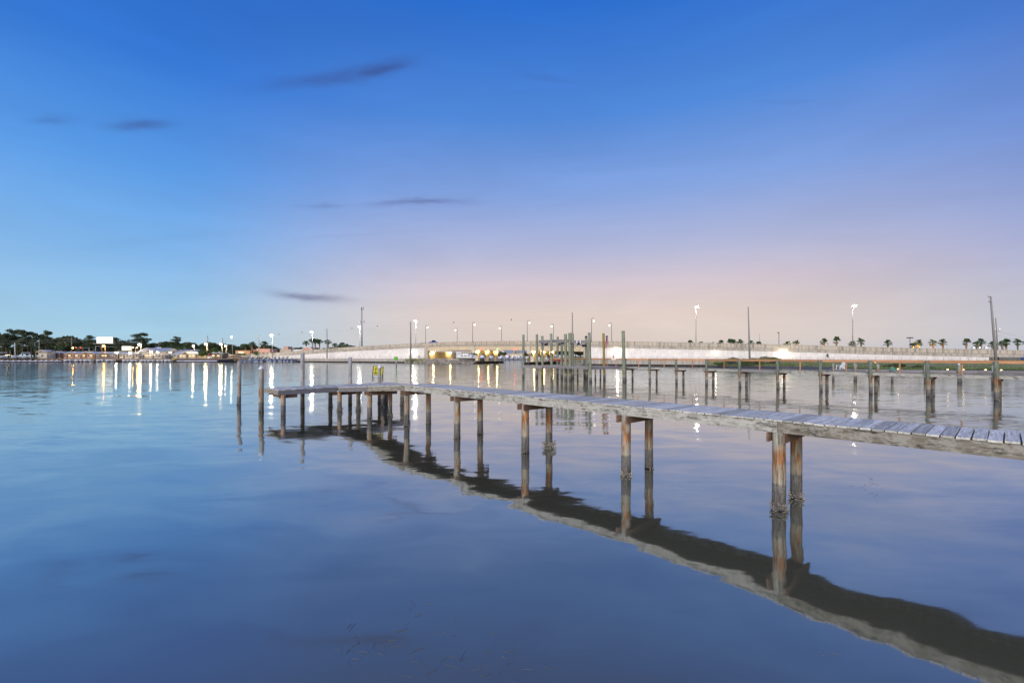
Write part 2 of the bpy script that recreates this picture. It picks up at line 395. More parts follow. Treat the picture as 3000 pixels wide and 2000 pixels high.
# grassy ground
m, t, b = new('grass_ground'); p = t.geo()
n = t.noise(t.map(p, (.12, .35, .3)), 1.0, 5, .6); n2 = t.noise(p, 2.5, 4, .7)
c = t.mixc(t.ramp(n, [(.40, 0.0), (.60, 1.0)]), (.17, .20, .07), (.36, .33, .16))
c = t.mixc(1.0, c, t.ramp(n2, [(.3, .6), (.7, 1.35)]), 'MULTIPLY')
t.put(b.inputs['Base Color'], c); b.inputs['Roughness'].default_value = .95; bump(t, b, n2, .6, .1)
m, t, b = new('mud'); p = t.geo(); n = t.noise(p, 1.3, 6, .7)
c = t.mixc(t.ramp(n, [(.35, 0.0), (.66, 1.0)]), (.06, .043, .030), (.14, .105, .08))
t.put(b.inputs['Base Color'], c); b.inputs['Roughness'].default_value = .7; bump(t, b, n, .5, .1)

# water: calm harbour, ruffled farther out
m = bpy.data.materials.new('harbour_water'); m.use_nodes = True; t = NT(m.node_tree); t.N.clear(); MAT['water'] = m
p = t.geo(); px_, py_, pz_ = t.sep(p)
far = t.ramp(t.m('DIVIDE', t.vm('LENGTH', p), 120.0), [(.03, 0.0), (.10, .08), (.22, .45), (.8, 1.0)])
n1 = t.noise(t.map(p, (.42, .8, 1)), 1.0, 2.5, .5, out=1, dist=.5)
n2 = t.noise(t.map(p, (1.5, 6.0, 1)), 1.0, 3, .55, out=1, dist=.4)
n3 = t.noise(t.map(p, (.05, .13, 1)), 1.0, 3, .5)
patch = t.ramp(n3, [(.38, .35), (.62, 1.3)])
n4 = t.noise(t.map(p, (3.2, 7.5, 1), (5, 2, 0)), 1.0, 3, .6, out=1)
s4 = t.vm('SCALE', t.vm('SUBTRACT', n4, (.5, .5, .5)), sc=t.m('MULTIPLY', t.ramp(n3, [(.42, 0.0), (.60, .022)]), 1.0))
s1 = t.vm('SCALE', t.vm('SUBTRACT', n1, (.5, .5, .5)), sc=.10)
a2 = t.m('MULTIPLY', t.m('MULTIPLY_ADD', far, .155, .012), patch)
s2 = t.vm('SCALE', t.vm('SUBTRACT', n2, (.5, .5, .5)), sc=a2)
sx_, sy_, _ = t.sep(t.vm('ADD', t.vm('ADD', s1, s2), s4))
nor = t.vm('NORMALIZE', t.comb(t.m('MULTIPLY', sx_, .56), sy_, 1.0))
gl = t.N.new('ShaderNodeBsdfGlossy'); gl.distribution = 'GGX'
t.put(gl.inputs['Color'], (.835, .885, .905, 1)); t.put(gl.inputs['Roughness'], t.m('MULTIPLY_ADD', far, .045, .045)); t.L.new(nor, gl.inputs['Normal'])
df = t.N.new('ShaderNodeBsdfDiffuse'); t.put(df.inputs['Color'], (.120, .114, .068, 1))
lw = t.N.new('ShaderNodeLayerWeight'); lw.inputs[0].default_value = .5; t.L.new(nor, lw.inputs['Normal'])
fac = t.ramp(lw.outputs['Facing'], [(.0, .06), (.30, .13), (.41, .21), (.58, .37), (.67, .51), (.81, .70), (.92, .86), (1, .95)])
mx = t.N.new('ShaderNodeMixShader'); t.L.new(fac, mx.inputs[0]); t.L.new(df.outputs[0], mx.inputs[1]); t.L.new(gl.outputs[0], mx.inputs[2])
o = t.N.new('ShaderNodeOutputMaterial'); t.L.new(mx.outputs[0], o.inputs[0])

# ------------------------------------------------------------------ bridge path
TAB = [(560, 292, 1041.5), (700, 270, 1038.5), (811, 262, 1034), (955, 247, 1020.5), (1100, 235, 1012.5), (1247, 220, 1004), (1386, 203, 1000.5), (1548, 185, 999), (1716, 167, 1000),
       (1800, 160, 1000), (1950, 153, 1002.5), (2076, 149, 1005), (2300, 146, 1010), (2650, 143, 1020), (3000, 141.5, 1027), (3450, 141, 1034)]
def lerp_tab(px):
    for a, b_ in zip(TAB, TAB[1:]):
        if px <= b_[0]:
            k = (px - a[0]) / (b_[0] - a[0]); return a[1] + (b_[1] - a[1]) * k, a[2] + (b_[2] - a[2]) * k
    return TAB[-1][1:]
PATH = []
acc = 0; prev = None
for i in range(0, 1446):
    px = 560 + i * 2; z, yt = lerp_tab(px)
    q = Vector((PX(px, z), z)); acc += (q - prev).length if prev is not None else 0; prev = q
    PATH.append((acc, q, HY(yt, z), px))
def smooth(path, k=50):
    out = []
    for i, (a, q, h, px) in enumerate(path):
        w_ = min(k, i, len(path) - 1 - i); sl_ = path[i - w_:i + w_ + 1]; n = len(sl_)
        out.append((a, sum((s_[1] for s_ in sl_), Vector((0, 0))) / n, sum(s_[2] for s_ in sl_) / n, px))
    return out
PATH = smooth(PATH)
LEN = PATH[-1][0]
def pat(s):     # s -> point, height, tangent, outward normal (towards camera)
    s = max(0, min(LEN - .01, s)); lo, hi_ = 0, len(PATH) - 1
    while hi_ - lo > 1:
        md = (lo + hi_) // 2
        if PATH[md][0] <= s: lo = md
        else: hi_ = md
    a, b_ = PATH[lo], PATH[hi_]; k = (s - a[0]) / max(1e-6, b_[0] - a[0])
    tg = (b_[1] - a[1]).normalized()
    return a[1].lerp(b_[1], k), a[2] + (b_[2] - a[2]) * k, tg, Vector((tg.y, -tg.x))
def s_at(px):
    best = min(PATH, key=lambda q: abs(1500 + q[1].x / q[1].y * F - px)); return best[0]
def off(s, d, z=0):
    q, h, tg, n = pat(s); v = q + n * d; return Vector((v.x, v.y, z))
SA, SB, SC, SD = s_at(1249), s_at(1386), s_at(1548), s_at(1716)

# ------------------------------------------------------------------ setting: water and land
mb = MB(); mb.add([(-3000, -120, 0), (3000, -120, 0), (3000, 4000, 0), (-3000, 4000, 0)], [(0, 1, 2, 3)])
tag(mb.obj('water', MAT['water']), 'calm blue grey harbour water with streaks of lamp light', kind='structure')
G = 1.9
poly = [(-1500, 254), (-134, 254)]
sx0 = s_at(800)
for k in range(24): v = off(sx0 + (SA - sx0) * k / 23, 3.6); poly.append((v.x, v.y))
for q in [(-24, 216), (-15, 214), (-13, 220), (-20, 262), (-40, 388), (75, 388), (33, 205), (30, 176)]: poly.append(q)
s0, s1 = SD + 1.5, s_at(2085)
for k in range(16): v = off(s0 + (s1 - s0) * k / 15, 3.6); poly.append((v.x, v.y))
for px in range(2150, 3700, 150): poly.append((PX(px, 139), 139 - .5 * (px > 3000)))
poly += [(1500, 139), (1500, 3000), (-1500, 3000)]
mb = MB(); n = len(poly)
mb.add([(x, y, G) for x, y in poly] + [(x, y, -1) for x, y in poly], [tuple(range(n))] + [(i, i + n, (i + 1) % n + n, (i + 1) % n) for i in range(n)])
tag(mb.obj('ground', MAT['grass_ground']), 'low grassy land behind the harbour', kind='structure')
# right shore: mud flat then marsh grass rising to the walkway
SH = [(2070, 140, 141, 142), (2100, 129, 134, 137), (2200, 122.5, 133, 141), (2330, 116, 128, 141), (2440, 110, 121, 141), (2520, 102, 106, 141), (2700, 99, 102, 141), (3000, 95, 98, 141), (3400, 92, 95, 141), (4000, 90, 93, 141)]
def sh_at(px, j):
    for a, b_ in zip(SH, SH[1:]):
        if px <= b_[0]: k = (px - a[0]) / (b_[0] - a[0]); return a[j] + (b_[j] - a[j]) * k
    return SH[-1][j]
NX, cols = 130, []
mb = MB(); rows = []
for i in range(NX + 1):
    px = 2070 + 1930 * i / NX; zw, zm, zg = [sh_at(px, j) + noise.noise(Vector((px * .012 * j, j, 0))) * (1.5 if j < 3 else 0) for j in (1, 2, 3)]
    r_ = [(zw - 2, -.25), (zw, 0.01)]
    for k in range(1, 4): r_.append((zw + (zm - zw) * k / 3, .42 * k / 3 + .05 * noise.noise(Vector((px * .03, k * 3, 1)))))
    for k in range(1, 9):
        q = k / 8; r_.append((zm + (zg - zm) * q, .42 + (G + .02 - .42) * q ** .8 + (.12 * noise.noise(Vector((px * .02, k * 2, 5))) if k < 8 else 0)))
    rows.append([(PX(px, z), z, h) for z, h in r_])
nr = len(rows[0])
for r_ in rows: mb.v += r_
for i in range(NX):
    for k in range(nr - 1):
        mb.f.append((i * nr + k, (i + 1) * nr + k, (i + 1) * nr + k + 1, i * nr + k + 1)); mb.m.append(0 if k < 4 else 1); mb.sm.append(True)
tag(mb.obj('shore', [MAT['mud'], MAT['grass_ground']]), 'dark mud flat and marsh grass bank on the right shore', kind='structure')
# marsh grass blades
mb = MB()
for _ in range(5200):
    px = R.uniform(2150, 3100); q = R.random() ** 1.6
    zm, zg = sh_at(px, 2), sh_at(px, 3); z = zm + (zg - zm) * q
    if R.random() < .35 and px > 2480: z = zm + R.uniform(-1, 1.5)
    h0 = .42 + (G - .42) * max(0, (z - zm) / (zg - zm)) ** .8 - .05; x = PX(px, z); hh = R.uniform(.2, .55); w_ = R.uniform(.05, .14); l = R.uniform(-.25, .25)
    mb.add([(x - w_, z, h0), (x + w_, z, h0), (x + l, z, h0 + hh)], [(0, 1, 2)])
tag(mb.obj('marsh_grass', MAT['shrub_leaf']), 'tall marsh grass along the right shore', 'grass', kind='stuff')

# ------------------------------------------------------------------ foreground docks
def piling(parent, x, y, top, r, mat, oys=0, lean=(0, 0), name='piling', bot=-1.2):
    mb = MB(); n = 7; pts = []; rs = []
    for i in range(n):
        k = i / (n - 1); z = bot + (top - bot) * k; pts.append((x + lean[0] * k, y + lean[1] * k, z)); rs.append(r * (1.04 - .07 * k))
    mb.tube(pts, rs, 14, wob=.05)
    o = mb.obj(name, MAT[mat], parent, org=(x, y, 0))
    if oys:
        mo = MB(); nn = int(75 * oys) if oys < 9 else 420; wide = min(oys, 4)
        for _ in range(nn):
            a = R.uniform(0, 6.283); z = R.uniform(-.06, .07 + .05 * wide) if wide < 3.5 else R.uniform(-.08, .26)
            rr = r * 1.0 + (R.random() ** 2) * .016 * wide * (2.3 if wide > 3.5 else 1); s_ = R.uniform(.02, .048)
            c_ = Vector((x + math.cos(a) * rr, y + math.sin(a) * rr, z))
            ax = Vector((math.cos(a) + R.uniform(-.6, .6), math.sin(a) + R.uniform(-.6, .6), R.uniform(-.2, 1))).normalized()
            sd_ = ax.cross(Vector((R.random(), R.random(), R.random()))).normalized(); up = ax.cross(sd_)
            mo.add([c_ - ax * s_ * .6, c_ + sd_ * s_ * .55, c_ + ax * s_ * 1.1, c_ - sd_ * s_ * .55, c_ + up * s_ * .35, c_ - up * s_ * .25],
                   [(0, 1, 4), (1, 2, 4), (2, 3, 4), (3, 0, 4), (1, 0, 5), (2, 1, 5), (3, 2, 5), (0, 3, 5)])
        mo.obj('oyster_cluster', MAT['oyster'], o, org=(x, y, 0), kind='stuff')
    return o
def cone_cap(parent, x, y, z, r, mat, h=.16):
    mb = MB(); mb.tube([(x, y, z - .04), (x, y, z + .04), (x, y, z + h)], [r * 1.08, r * 1.1, .01], 14)
    return mb.obj('piling_cap', MAT[mat], parent, org=(x, y, z))

E = Vector((-5.07, 22.0)); U1 = Vector((-.677, .736)).normalized(); V1 = Vector((-U1.y, U1.x)) * -1
if V1.x < 0: V1 = -V1
def hd(u): return 2.0 if u < 0 else (2.0 - .54 * min(u, 8.2) / 8.2)
def D(u, v, z): q = E + U1 * u + V1 * v; return Vector((q.x, q.y, z))
dock = thing('wooden_dock', 'weathered grey plank dock crossing the foreground on rusty pilings with a T-shaped end platform', 'dock', (E.x, E.y, 0))
PL = .19
# planks: a handful of slightly cupped boards, shared
pm = []
for k in range(7):
    mb = MB(); L_ = 1.62; wd = .172; nseg = 4; vs = []; fs = []
    th = .038; cup = R.uniform(-.004, .006); bow = R.uniform(-.006, .006)
    for i in range(nseg + 1):
        y = -L_ / 2 + L_ * i / nseg; bz = bow * (1 - (2 * i / nseg - 1) ** 2)
        ex = (R.uniform(-.012, .012) if i in (0, nseg) else 0)
        for (x, z) in ((-wd / 2, cup), (-wd / 6, 0), (wd / 6, 0), (wd / 2, cup), (wd / 2, cup - th), (-wd / 2, cup - th)):
            vs.append((x, y + ex, z + bz))
    for i in range(nseg):
        for j in range(6): a = i * 6 + j; b_ = i * 6 + (j + 1) % 6; fs.append((a, b_, b_ + 6, a + 6))
    fs += [(5, 4, 3, 2, 1, 0), tuple(nseg * 6 + j for j in range(6))]
    mb.add(vs, fs); pm.append(mb.mesh('plank', MAT['plank_wood']))
ang = math.atan2(U1.y, U1.x)
u = -26.0
while u < 8.22:
    o = mobj('plank', pm[R.randrange(7)], dock)
    q = D(u, .655 + R.uniform(-.02, .02), hd(u) + R.uniform(-.004, .004)); o.location = q - Vector((E.x, E.y, 0))
    o.rotation_euler = (0, 0, ang + R.uniform(-.008, .008)); u += PL + (R.uniform(-.006, .008))
    if R.random() < .5: o.rotation_euler[2] += math.pi
# platform boards run along the walkway direction
mb = MB(); mb.box((0, 0, -.019), (.16, 2.7, .038)); pmp = mb.mesh('plank', MAT['platform_wood'])
v = -3.38
while v < 4.86:
    o = mobj('plank', pmp, dock); q = D(9.66 + R.uniform(-.04, .04), v, hd(9) + R.uniform(-.006, .012)); o.location = q - Vector((E.x, E.y, 0))
    o.rotation_euler = (R.uniform(-.004, .004), R.uniform(-.03, .03), ang - math.pi / 2 + R.uniform(-.008, .008)); v += PL + R.uniform(-.008, .012)
def board(name, mat, p0, p1, w, h, parent):
    p0, p1 = Vector(p0), Vector(p1); L_ = (p1 - p0).length; mb = MB(); mb.box((0, 0, 0), (L_, w, h)); o = mobj(name, mb.mesh(name, MAT[mat]), parent)
    dv = (p1 - p0).normalized(); pl = parent.location if parent else Vector((0, 0, 0))
    o.location = (p0 + p1) / 2 - pl; o.rotation_euler = (0, -math.asin(dv.z), math.atan2(dv.y, dv.x)); return o
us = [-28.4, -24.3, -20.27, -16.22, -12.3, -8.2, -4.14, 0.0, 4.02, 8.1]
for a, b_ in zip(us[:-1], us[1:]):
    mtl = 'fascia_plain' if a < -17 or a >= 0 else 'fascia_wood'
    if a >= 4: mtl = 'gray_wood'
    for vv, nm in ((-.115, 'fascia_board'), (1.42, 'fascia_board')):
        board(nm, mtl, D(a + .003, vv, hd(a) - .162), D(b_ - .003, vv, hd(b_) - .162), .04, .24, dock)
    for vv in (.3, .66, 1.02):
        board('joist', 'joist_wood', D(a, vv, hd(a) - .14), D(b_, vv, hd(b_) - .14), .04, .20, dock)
oy = {0: 2.5, 1: .6, 2: .7, 3: 1.2, 4: 2.0, 5: 2.8, 6: 2, 7: 2}
for i, u in enumerate(reversed(us[1:])):
    k = i - 1
    zt = hd(u) - .285
    if u < 8:
        piling(dock, *D(u, -.02, 0).xy, zt, .135, 'pile_old', R.uniform(.5, 1.6) if u > -3 else {-4.14: .5, -8.2: .35, -12.3: 1.5, -16.22: 2.4}.get(u, 1))
        piling(dock, *D(u, 1.2, 0).xy, zt, .125, 'pile_old', {-8.2: 12, -12.3: .25, -16.22: 2.0}.get(u, R.uniform(.3, 1.2)))
        for du in (-.16, .16):
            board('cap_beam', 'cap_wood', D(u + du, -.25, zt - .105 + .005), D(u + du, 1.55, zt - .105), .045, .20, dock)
for a in us[1:-1]:
    for du in (-.09, .09):
        for dz in (-.10, -.24):
            q = D(a + du, -.139, hd(a) + dz); mb = MB(); mb.ball((0, 0, 0), .014, 6); o = mobj('bolt', mb.mesh('bolt', MAT['bolt_metal']), dock); o.location = q - Vector((E.x, E.y, 0))
# T platform frame
hp = hd(9)
for vv, uu in (((-3.44, -.16), 8.24), ((1.5, 4.9), 8.24), ((-3.44, 1.0), 11.06), ((1.0, 4.9), 11.06)):
    board('fascia_board', 'gray_wood', D(uu, vv[0], hp - .162), D(uu, vv[1], hp - .162), .04, .24, dock)
for vv in (-3.46, 4.93): board('fascia_board', 'fascia_plain', D(8.26, vv, hp - .163), D(11.08, vv, hp - .163), .04, .24, dock)
for uu in (8.9, 9.6, 10.3): board('joist', 'joist_wood', D(uu, -3.4, hp - .14), D(uu, 4.85, hp - .14), .04, .19, dock)
for (u, v, oys, top) in [(8.3, -3.2, .3, None), (8.2, 0.0, 3, None), (8.2, 1.2, 3, None), (11.0, .5, 1.5, None), (8.6, 4.5, 1.5, None), (10.9, 4.5, .4, None), (8.3, 2.9, .3, None)]:
    piling(dock, *D(u, v, 0).xy, hp - .29, .13, 'pile_old', oys)
for u, v0, v1 in ((8.42, -3.4, -2.4), (8.36, -.4, 1.5)): board('cap_beam', 'cap_wood', D(u, v0, hp - .385), D(u, v1, hp - .385), .045, .19, dock)
board('cap_beam', 'cap_wood', D(8.2, -3.2, hp - .385), D(11.1, -3.2, hp - .385), .045, .19, dock)
# tall corner posts of the dock
for (u, v, top, cap, rr) in [(11.2, -3.62, 2.60, 1, .14), (11.24, -1.2, 3.58, 0, .125), (11.24, 1.95, 3.30, 0, .125), (10.85, 3.95, 2.55, 1, .125)]:
    o = piling(dock, *D(u, v, 0).xy, top, rr, 'pile_mooring' if cap == 0 else 'pile_old', .6)
    if cap: q = D(u, v, 0); c_ = cone_cap(dock, q.x, q.y, top, rr, 'white_cap', .22)
mp = thing('mooring_piling', 'lone bleached mooring piling standing in open water left of the dock platform', 'piling', (PX(699, 31.6), 31.6, 0))
piling(mp, PX(699, 31.6), 31.6, 3.03, .125, 'pile_mooring', .7, lean=(.06, 0))

# yellow rental sign on the platform
def text_mesh(txt, size, mat, ext=.003):
    cu = bpy.data.curves.new('lettering', 'FONT'); cu.body = txt; cu.size = size; cu.extrude = ext; cu.align_x = 'CENTER'; cu.align_y = 'CENTER'
    to = bpy.data.objects.new('lettering', cu); COL.objects.link(to); bpy.context.view_layer.update()
    me = bpy.data.meshes.new_from_object(to.evaluated_get(bpy.context.evaluated_depsgraph_get())); bpy.data.objects.remove(to)
    me.materials.clear(); me.materials.append(MAT[mat]); return me
zs = 34.0; sg = thing('rental_sign', 'yellow A-frame sign with a black anchor standing on the dock platform', 'sign', (PX(1106, zs), zs, hp))
sg.rotation_euler = (0, .05, .12)
mb = MB(); mb.box((0, 0, .82), (.66, .02, .62)); mb.obj('sign_panel', MAT['sign_yellow'], sg).location = (0, 0, 0)
mb = MB()
for x in (-.36, .36): mb.beam((x + (.0), -.01, 1.16), (x - .03, -.03, 0), .035, .035)
for z in (.49, 1.15, .34): mb.beam((-.36, -.01, z), (.36, -.01, z), .03, .03)
mb.obj('sign_frame', MAT['sign_black'], sg).location = (0, 0, 0)
mb = MB()
for x in (-.34, .34): mb.beam((x, .02, 1.14), (x, .42, 0), .03, .03)
mb.obj('prop_leg', MAT['sign_black'], sg).location = (0, 0, 0)
mb = MB(); mb.beam((-.17, -.016, 1.0), (-.17, -.016, .62), .035, .008); mb.beam((-.27, -.016, .93), (-.07, -.016, .93), .008, .03)
for a in range(9):
    a0, a1 = math.pi * (1.12 + a * .0845), math.pi * (1.12 + (a + 1) * .0845)
    mb.beam((-.17 + .15 * math.cos(a0), -.016, .78 + .17 * math.sin(a0)), (-.17 + .15 * math.cos(a1), -.016, .78 + .17 * math.sin(a1)), .008, .04)
for a in range(8):
    a0, a1 = a * .785, (a + 1) * .785
    mb.beam((-.17 + .03 * math.cos(a0), -.016, 1.025 + .03 * math.sin(a0)), (-.17 + .03 * math.cos(a1), -.016, 1.025 + .03 * math.sin(a1)), .008, .014)
mb.obj('anchor_emblem', MAT['sign_black'], sg).location = (0, 0, 0)
o = mobj('lettering', text_mesh('RENTALS', .125, 'sign_red'), sg); o.location = (.09, -.016, 1.04); o.rotation_euler = (rad(90), 0, 0)
mb = MB(); mb.box((0, -.002, .415), (.64, .012, .11)); mb.obj('sign_strip', MAT['sign_face'], sg).location = (0, 0, 0)

# ------------------------------------------------------------------ neighbouring dock with new railing
U2 = Vector((-.6133, .7898)); V2 = Vector((.7898, .6133)); O2 = Vector((36.9, 34.6))
def D2(k, v, z): q = O2 + U2 * (k * 3.848) + V2 * v; return Vector((q.x, q.y, z))
dk2 = thing('railed_dock', 'long grey dock with a new orange wood railing crossing the middle distance', 'dock', (O2.x, O2.y, 0))
H2 = 1.94
mb = MB(); k = -2.0
while k < 13.2:
    q = D2(k, .7, H2 - .02); mb.box(q, (.14, 1.6, .04), math.atan2(U2.y, U2.x)); k += .15 / 3.848
mb.obj('deck_boards', MAT['slat_gray'], dk2, org=(O2.x, O2.y, 0), kind='stuff')
for i in range(-2, 13):
    for vv in (-.11, 1.5):
        board('fascia_board', 'fascia_wood' if R.random() < .7 else 'gray_wood', D2(i + .002, vv, H2 - .165), D2(i + .998, vv, H2 - .165), .04, .24, dk2)
for i in range(-2, 10):
    lx = R.uniform(-.05, .05)
    piling(dk2, *D2(i, -.27, 0).xy, 2.98, .14 if i > 0 else .15, 'pile_rail', R.choice([.3, .6, 2.5, 1]), lean=(-.08 + lx, 0))
    piling(dk2, *D2(i, 1.2, 0).xy, H2 - .3, .13, 'pile_rail', R.choice([.3, .5, 2.0]))
    for du in (-.045, .045): board('cap_beam', 'cap_wood', D2(i + du, -.5, H2 - .385), D2(i + du, 1.5, H2 - .385), .045, .19, dk2)
for i in range(-2, 9):
    a, b_ = (i, i + 1)
    board('rail_cap', 'new_wood', D2(a + .001, -.06, 3.035), D2(b_ - .001, -.06, 3.035), .14, .035, dk2)
    board('rail_board', 'new_wood', D2(a + .001, -.10, 2.905), D2(b_ - .001, -.10, 2.905), .035, .20, dk2)
    board('rail_post', 'new_wood', D2(a + .5, -.02, H2), D2(a + .5, -.02, 2.80), .085, .085, dk2)
board('rail_cap', 'new_wood', D2(9.001, -.06, 3.035), D2(9.45, -.06, 3.035), .14, .035, dk2)
board('rail_board', 'new_wood', D2(9.001, -.10, 2.905), D2(9.45, -.10, 2.905), .035, .20, dk2)
board('rail_post', 'new_wood', D2(9.46, -.15, 1.7), D2(9.46, -.15, 3.01), .09, .09, dk2)
for i in range(3):
    a, b_ = 10.0 + i * 1.1, 11.1 + i * 1.1
    board('rail_cap', 'new_wood', D2(a, 1.4, 3.035), D2(b_, 1.4, 3.035), .14, .035, dk2)
    board('rail_board', 'new_wood', D2(a, 1.36, 2.905), D2(b_, 1.36, 2.905), .035, .20, dk2)
    board('rail_post', 'new_wood', D2(a + .2, 1.38, H2), D2(a + .2, 1.38, 2.8), .1, .1, dk2)
for i in (10.5, 11.7, 12.9):
    piling(dk2, *D2(i, .1, 0).xy, H2 - .3, .12, 'pile_rail', 2); piling(dk2, *D2(i, 1.2, 0).xy, H2 - .3, .12, 'pile_rail', .5)
# boat slip: finger pier and lift
lift = thing('boat_lift_pier', 'grey finger pier around the boat slip left of the orange railing', 'dock', (10.5, 60.3, 0))
PA, PB, PC = Vector((15.2, 63.0)), Vector((10.5, 60.2)), Vector((1.4, 69.3))
def v3(q, z): return Vector((q.x, q.y, z))
mb = MB()
for a, b_, w_ in ((PA, PB, 1.3), (PB, PC, 1.3)):
    dv = (b_ - a).normalized(); nn = Vector((dv.y, -dv.x)); nn = nn if nn.y > 0 else -nn
    n_ = int((b_ - a).length / .16)
    for i in range(n_): q = a + dv * (i * .16 + .08) + nn * (w_ / 2); mb.box((q.x, q.y, H2 - .02), (.145, w_, .04), math.atan2(dv.y, dv.x))
mb.obj('deck_boards', MAT['slat_gray'], lift, org=(10.5, 60.3, 0), kind='stuff')
for a, b_ in ((PA, PB), (PB, PB.lerp(PC, .33)), (PB.lerp(PC, .335), PB.lerp(PC, .66)), (PB.lerp(PC, .665), PC)):
    board('fascia_board', 'gray_wood', v3(a, H2 - .19), v3(b_, H2 - .19), .05, .30, lift)
dv = (PC - PB).normalized(); nn = Vector((-dv.y, dv.x)); nn = nn if nn.y > 0 else -nn
board('fascia_board', 'gray_wood', v3(PB + nn * 1.3, H2 - .19), v3(PC + nn * 1.3, H2 - .19), .05, .30, lift)
PILE = [(1533, 72, 980, 'g'), (1573, 72, 979, 'g'), (1590, 69.7, 984, 'g'), (1617, 65.7, 977, 'g'), (1633, 75.5, 986, 'g'), (1646, 69.7, 1012, 'y'), (1658, 64.8, 978, 'g'),
        (1671, 64.3, 975, 'g'), (1679, 69.7, 977, 'y2'), (1714, 72, 1051, 'g'), (1720, 68.7, 988, 'k'), (1731, 59.9, 974, 'g'), (1771, 65.7, 976, 'yy'), (1829, 60.5, 969, 'g')]
for i, (px, z, yt, kd) in enumerate(PILE):
    top = HY(yt, z); mt = 'pile_yellow' if kd == 'yy' else 'pile_green'
    lb = {'yy': 'ochre tinted piling beside the flag', 'k': 'green piling with a black cone cap at the right end of the lift', 'y': 'short green piling under the lift machinery'}.get(kd,
         '%s tall green treated piling of the boat slip, counted from the left' % ORD[i] if i < 13 else 'tallest green piling, standing alone just right of the flag')
    r_ = .19 if px not in (1829, 1658, 1671) else .225
    pt = thing('tall_piling', lb, 'piling', (PX(px, z), z, 0), 'tall green pilings of the boat slip')
    piling(pt, PX(px, z), z, top, r_, mt, .3, lean=(R.uniform(-.12, .08) if px < 1700 else -.22 if px == 1731 else -.15, 0))
    if kd == 'k': cone_cap(pt, PX(px, z) - .15, z, top, .2, 'black_cap', .3)
lf = thing('boat_lift', 'weathered boat lift beams with dark hoist machinery hanging between tall pilings', 'boat lift', (6, 67, 0))
for (a, za, b_, zb, y0, y1) in ((1579, 69.4, 1664, 64.5, 1000.5, 998.5), (1672, 69.4, 1723, 68.4, 1001, 1000.5)):
    p0 = Vector((PX(a, za), za, HY(y0, za))); p1 = Vector((PX(b_, zb), zb, HY(y1, zb)))
    board('lift_beam', 'gray_wood', p0, p1, .12, .42, lf); board('lift_beam', 'gray_wood', p0 + Vector((.1, .45, 0)), p1 + Vector((.1, .45, 0)), .12, .42, lf)
mb = MB()
for (a, za, b_, zb, y) in ((1588, 68.8, 1655, 64.9, 1008.5), (1680, 68.8, 1716, 68, 1009)): mb.tube([(PX(a, za), za, HY(y, za)), (PX(b_, zb), zb, HY(y, zb))], .05, 8)
mb.obj('drive_shaft', MAT['galv'], lf, org=(6, 67, 5))
for px, z, y in ((1598, 68, 1009), (1640, 66, 1008), (1648, 65.6, 1007), (1694, 68.4, 1007), (1709, 68.3, 1012)):
    mb = MB(); c_ = (PX(px, z), z - .1, HY(y, z)); mb.tube([(c_[0] - .2, c_[1], c_[2]), (c_[0] + .2, c_[1], c_[2])], .17, 10); mb.box((c_[0] + .28, c_[1], c_[2] + .06), (.22, .25, .36))
    mb.obj('winch_motor', MAT['canvas_black'], lf, org=c_)
mb = MB()
for i in range(12):
    f = lambda k: (PX(1678 + 34 * k / 12, 68.3), 68.3, HY(1010 + 16 * math.sin(math.pi * k / 12), 68.3)); mb.tube([f(i), f(i + 1)], .018, 4, cap=False)
mb.tube([(PX(1698, 68.3), 68.3, HY(1018, 68.3)), (PX(1698, 68.3), 68.3, HY(1050, 68.3))], .012, 4)
mb.obj('hoist_cable', MAT['canvas_black'], lf, org=(10, 68, 4))
for px in (1700, 1690): mb = MB(); mb.box((PX(px, 68), 68, HY(1001.5, 68)), (.16, .1, .55)); mb.obj('control_box', MAT['white_paint'], lf, org=(PX(px, 68), 68, HY(1001, 68)))
# flag hanging on its pole
zf = 64.8; fx = PX(1776, zf); fl = thing('flag', 'limp red and white striped flag with a blue canton on a thin pole', 'flag', (fx, zf, HY(1060, zf)))
mb = MB(); mb.tube([(fx - .02, zf, HY(1062, zf)), (fx + .03, zf, HY(974, zf))], .03, 8); mb.ball((fx + .03, zf, HY(973, zf)), .05, 8); mb.obj('flagpole', MAT['white_paint'], fl, org=(fx, zf, 3))
def cloth(name, mat, cols_, rows_):
    mb = MB()
    for c0 in cols_:
        vs = []
        for j in range(rows_[0], rows_[1] + 1):
            q = j / 24; z = HY(983, zf) - q * 1.75
            for cc in (c0, c0 + 1):
                w_ = cc / 13; spread = .42 * (1 - .55 * q) if q < .85 else .42 * .5
                x = fx + .02 + spread * (w_ - .62) + .09 * math.sin(q * 7 + w_ * 5) * .6 - .1 * q + (.14 if q < .5 else .05); y = zf - .05 + .10 * math.sin(w_ * 19 + q * 2)
                vs.append((x, y, z - .5 * w_ * (q > .1) * .6))
        n_ = rows_[1] - rows_[0]; mb.add(vs, [(2 * i, 2 * i + 1, 2 * i + 3, 2 * i + 2) for i in range(n_)], smooth=True)
    return mb.obj(name, MAT[mat], fl, org=(fx, zf, 5))
for i in range(13): cloth('stripe', 'flag_red' if i % 2 == 0 else 'flag_white', [i], (9 if i < 7 else 0, 24))
cloth('canton', 'flag_blue', list(range(7)), (0, 9))

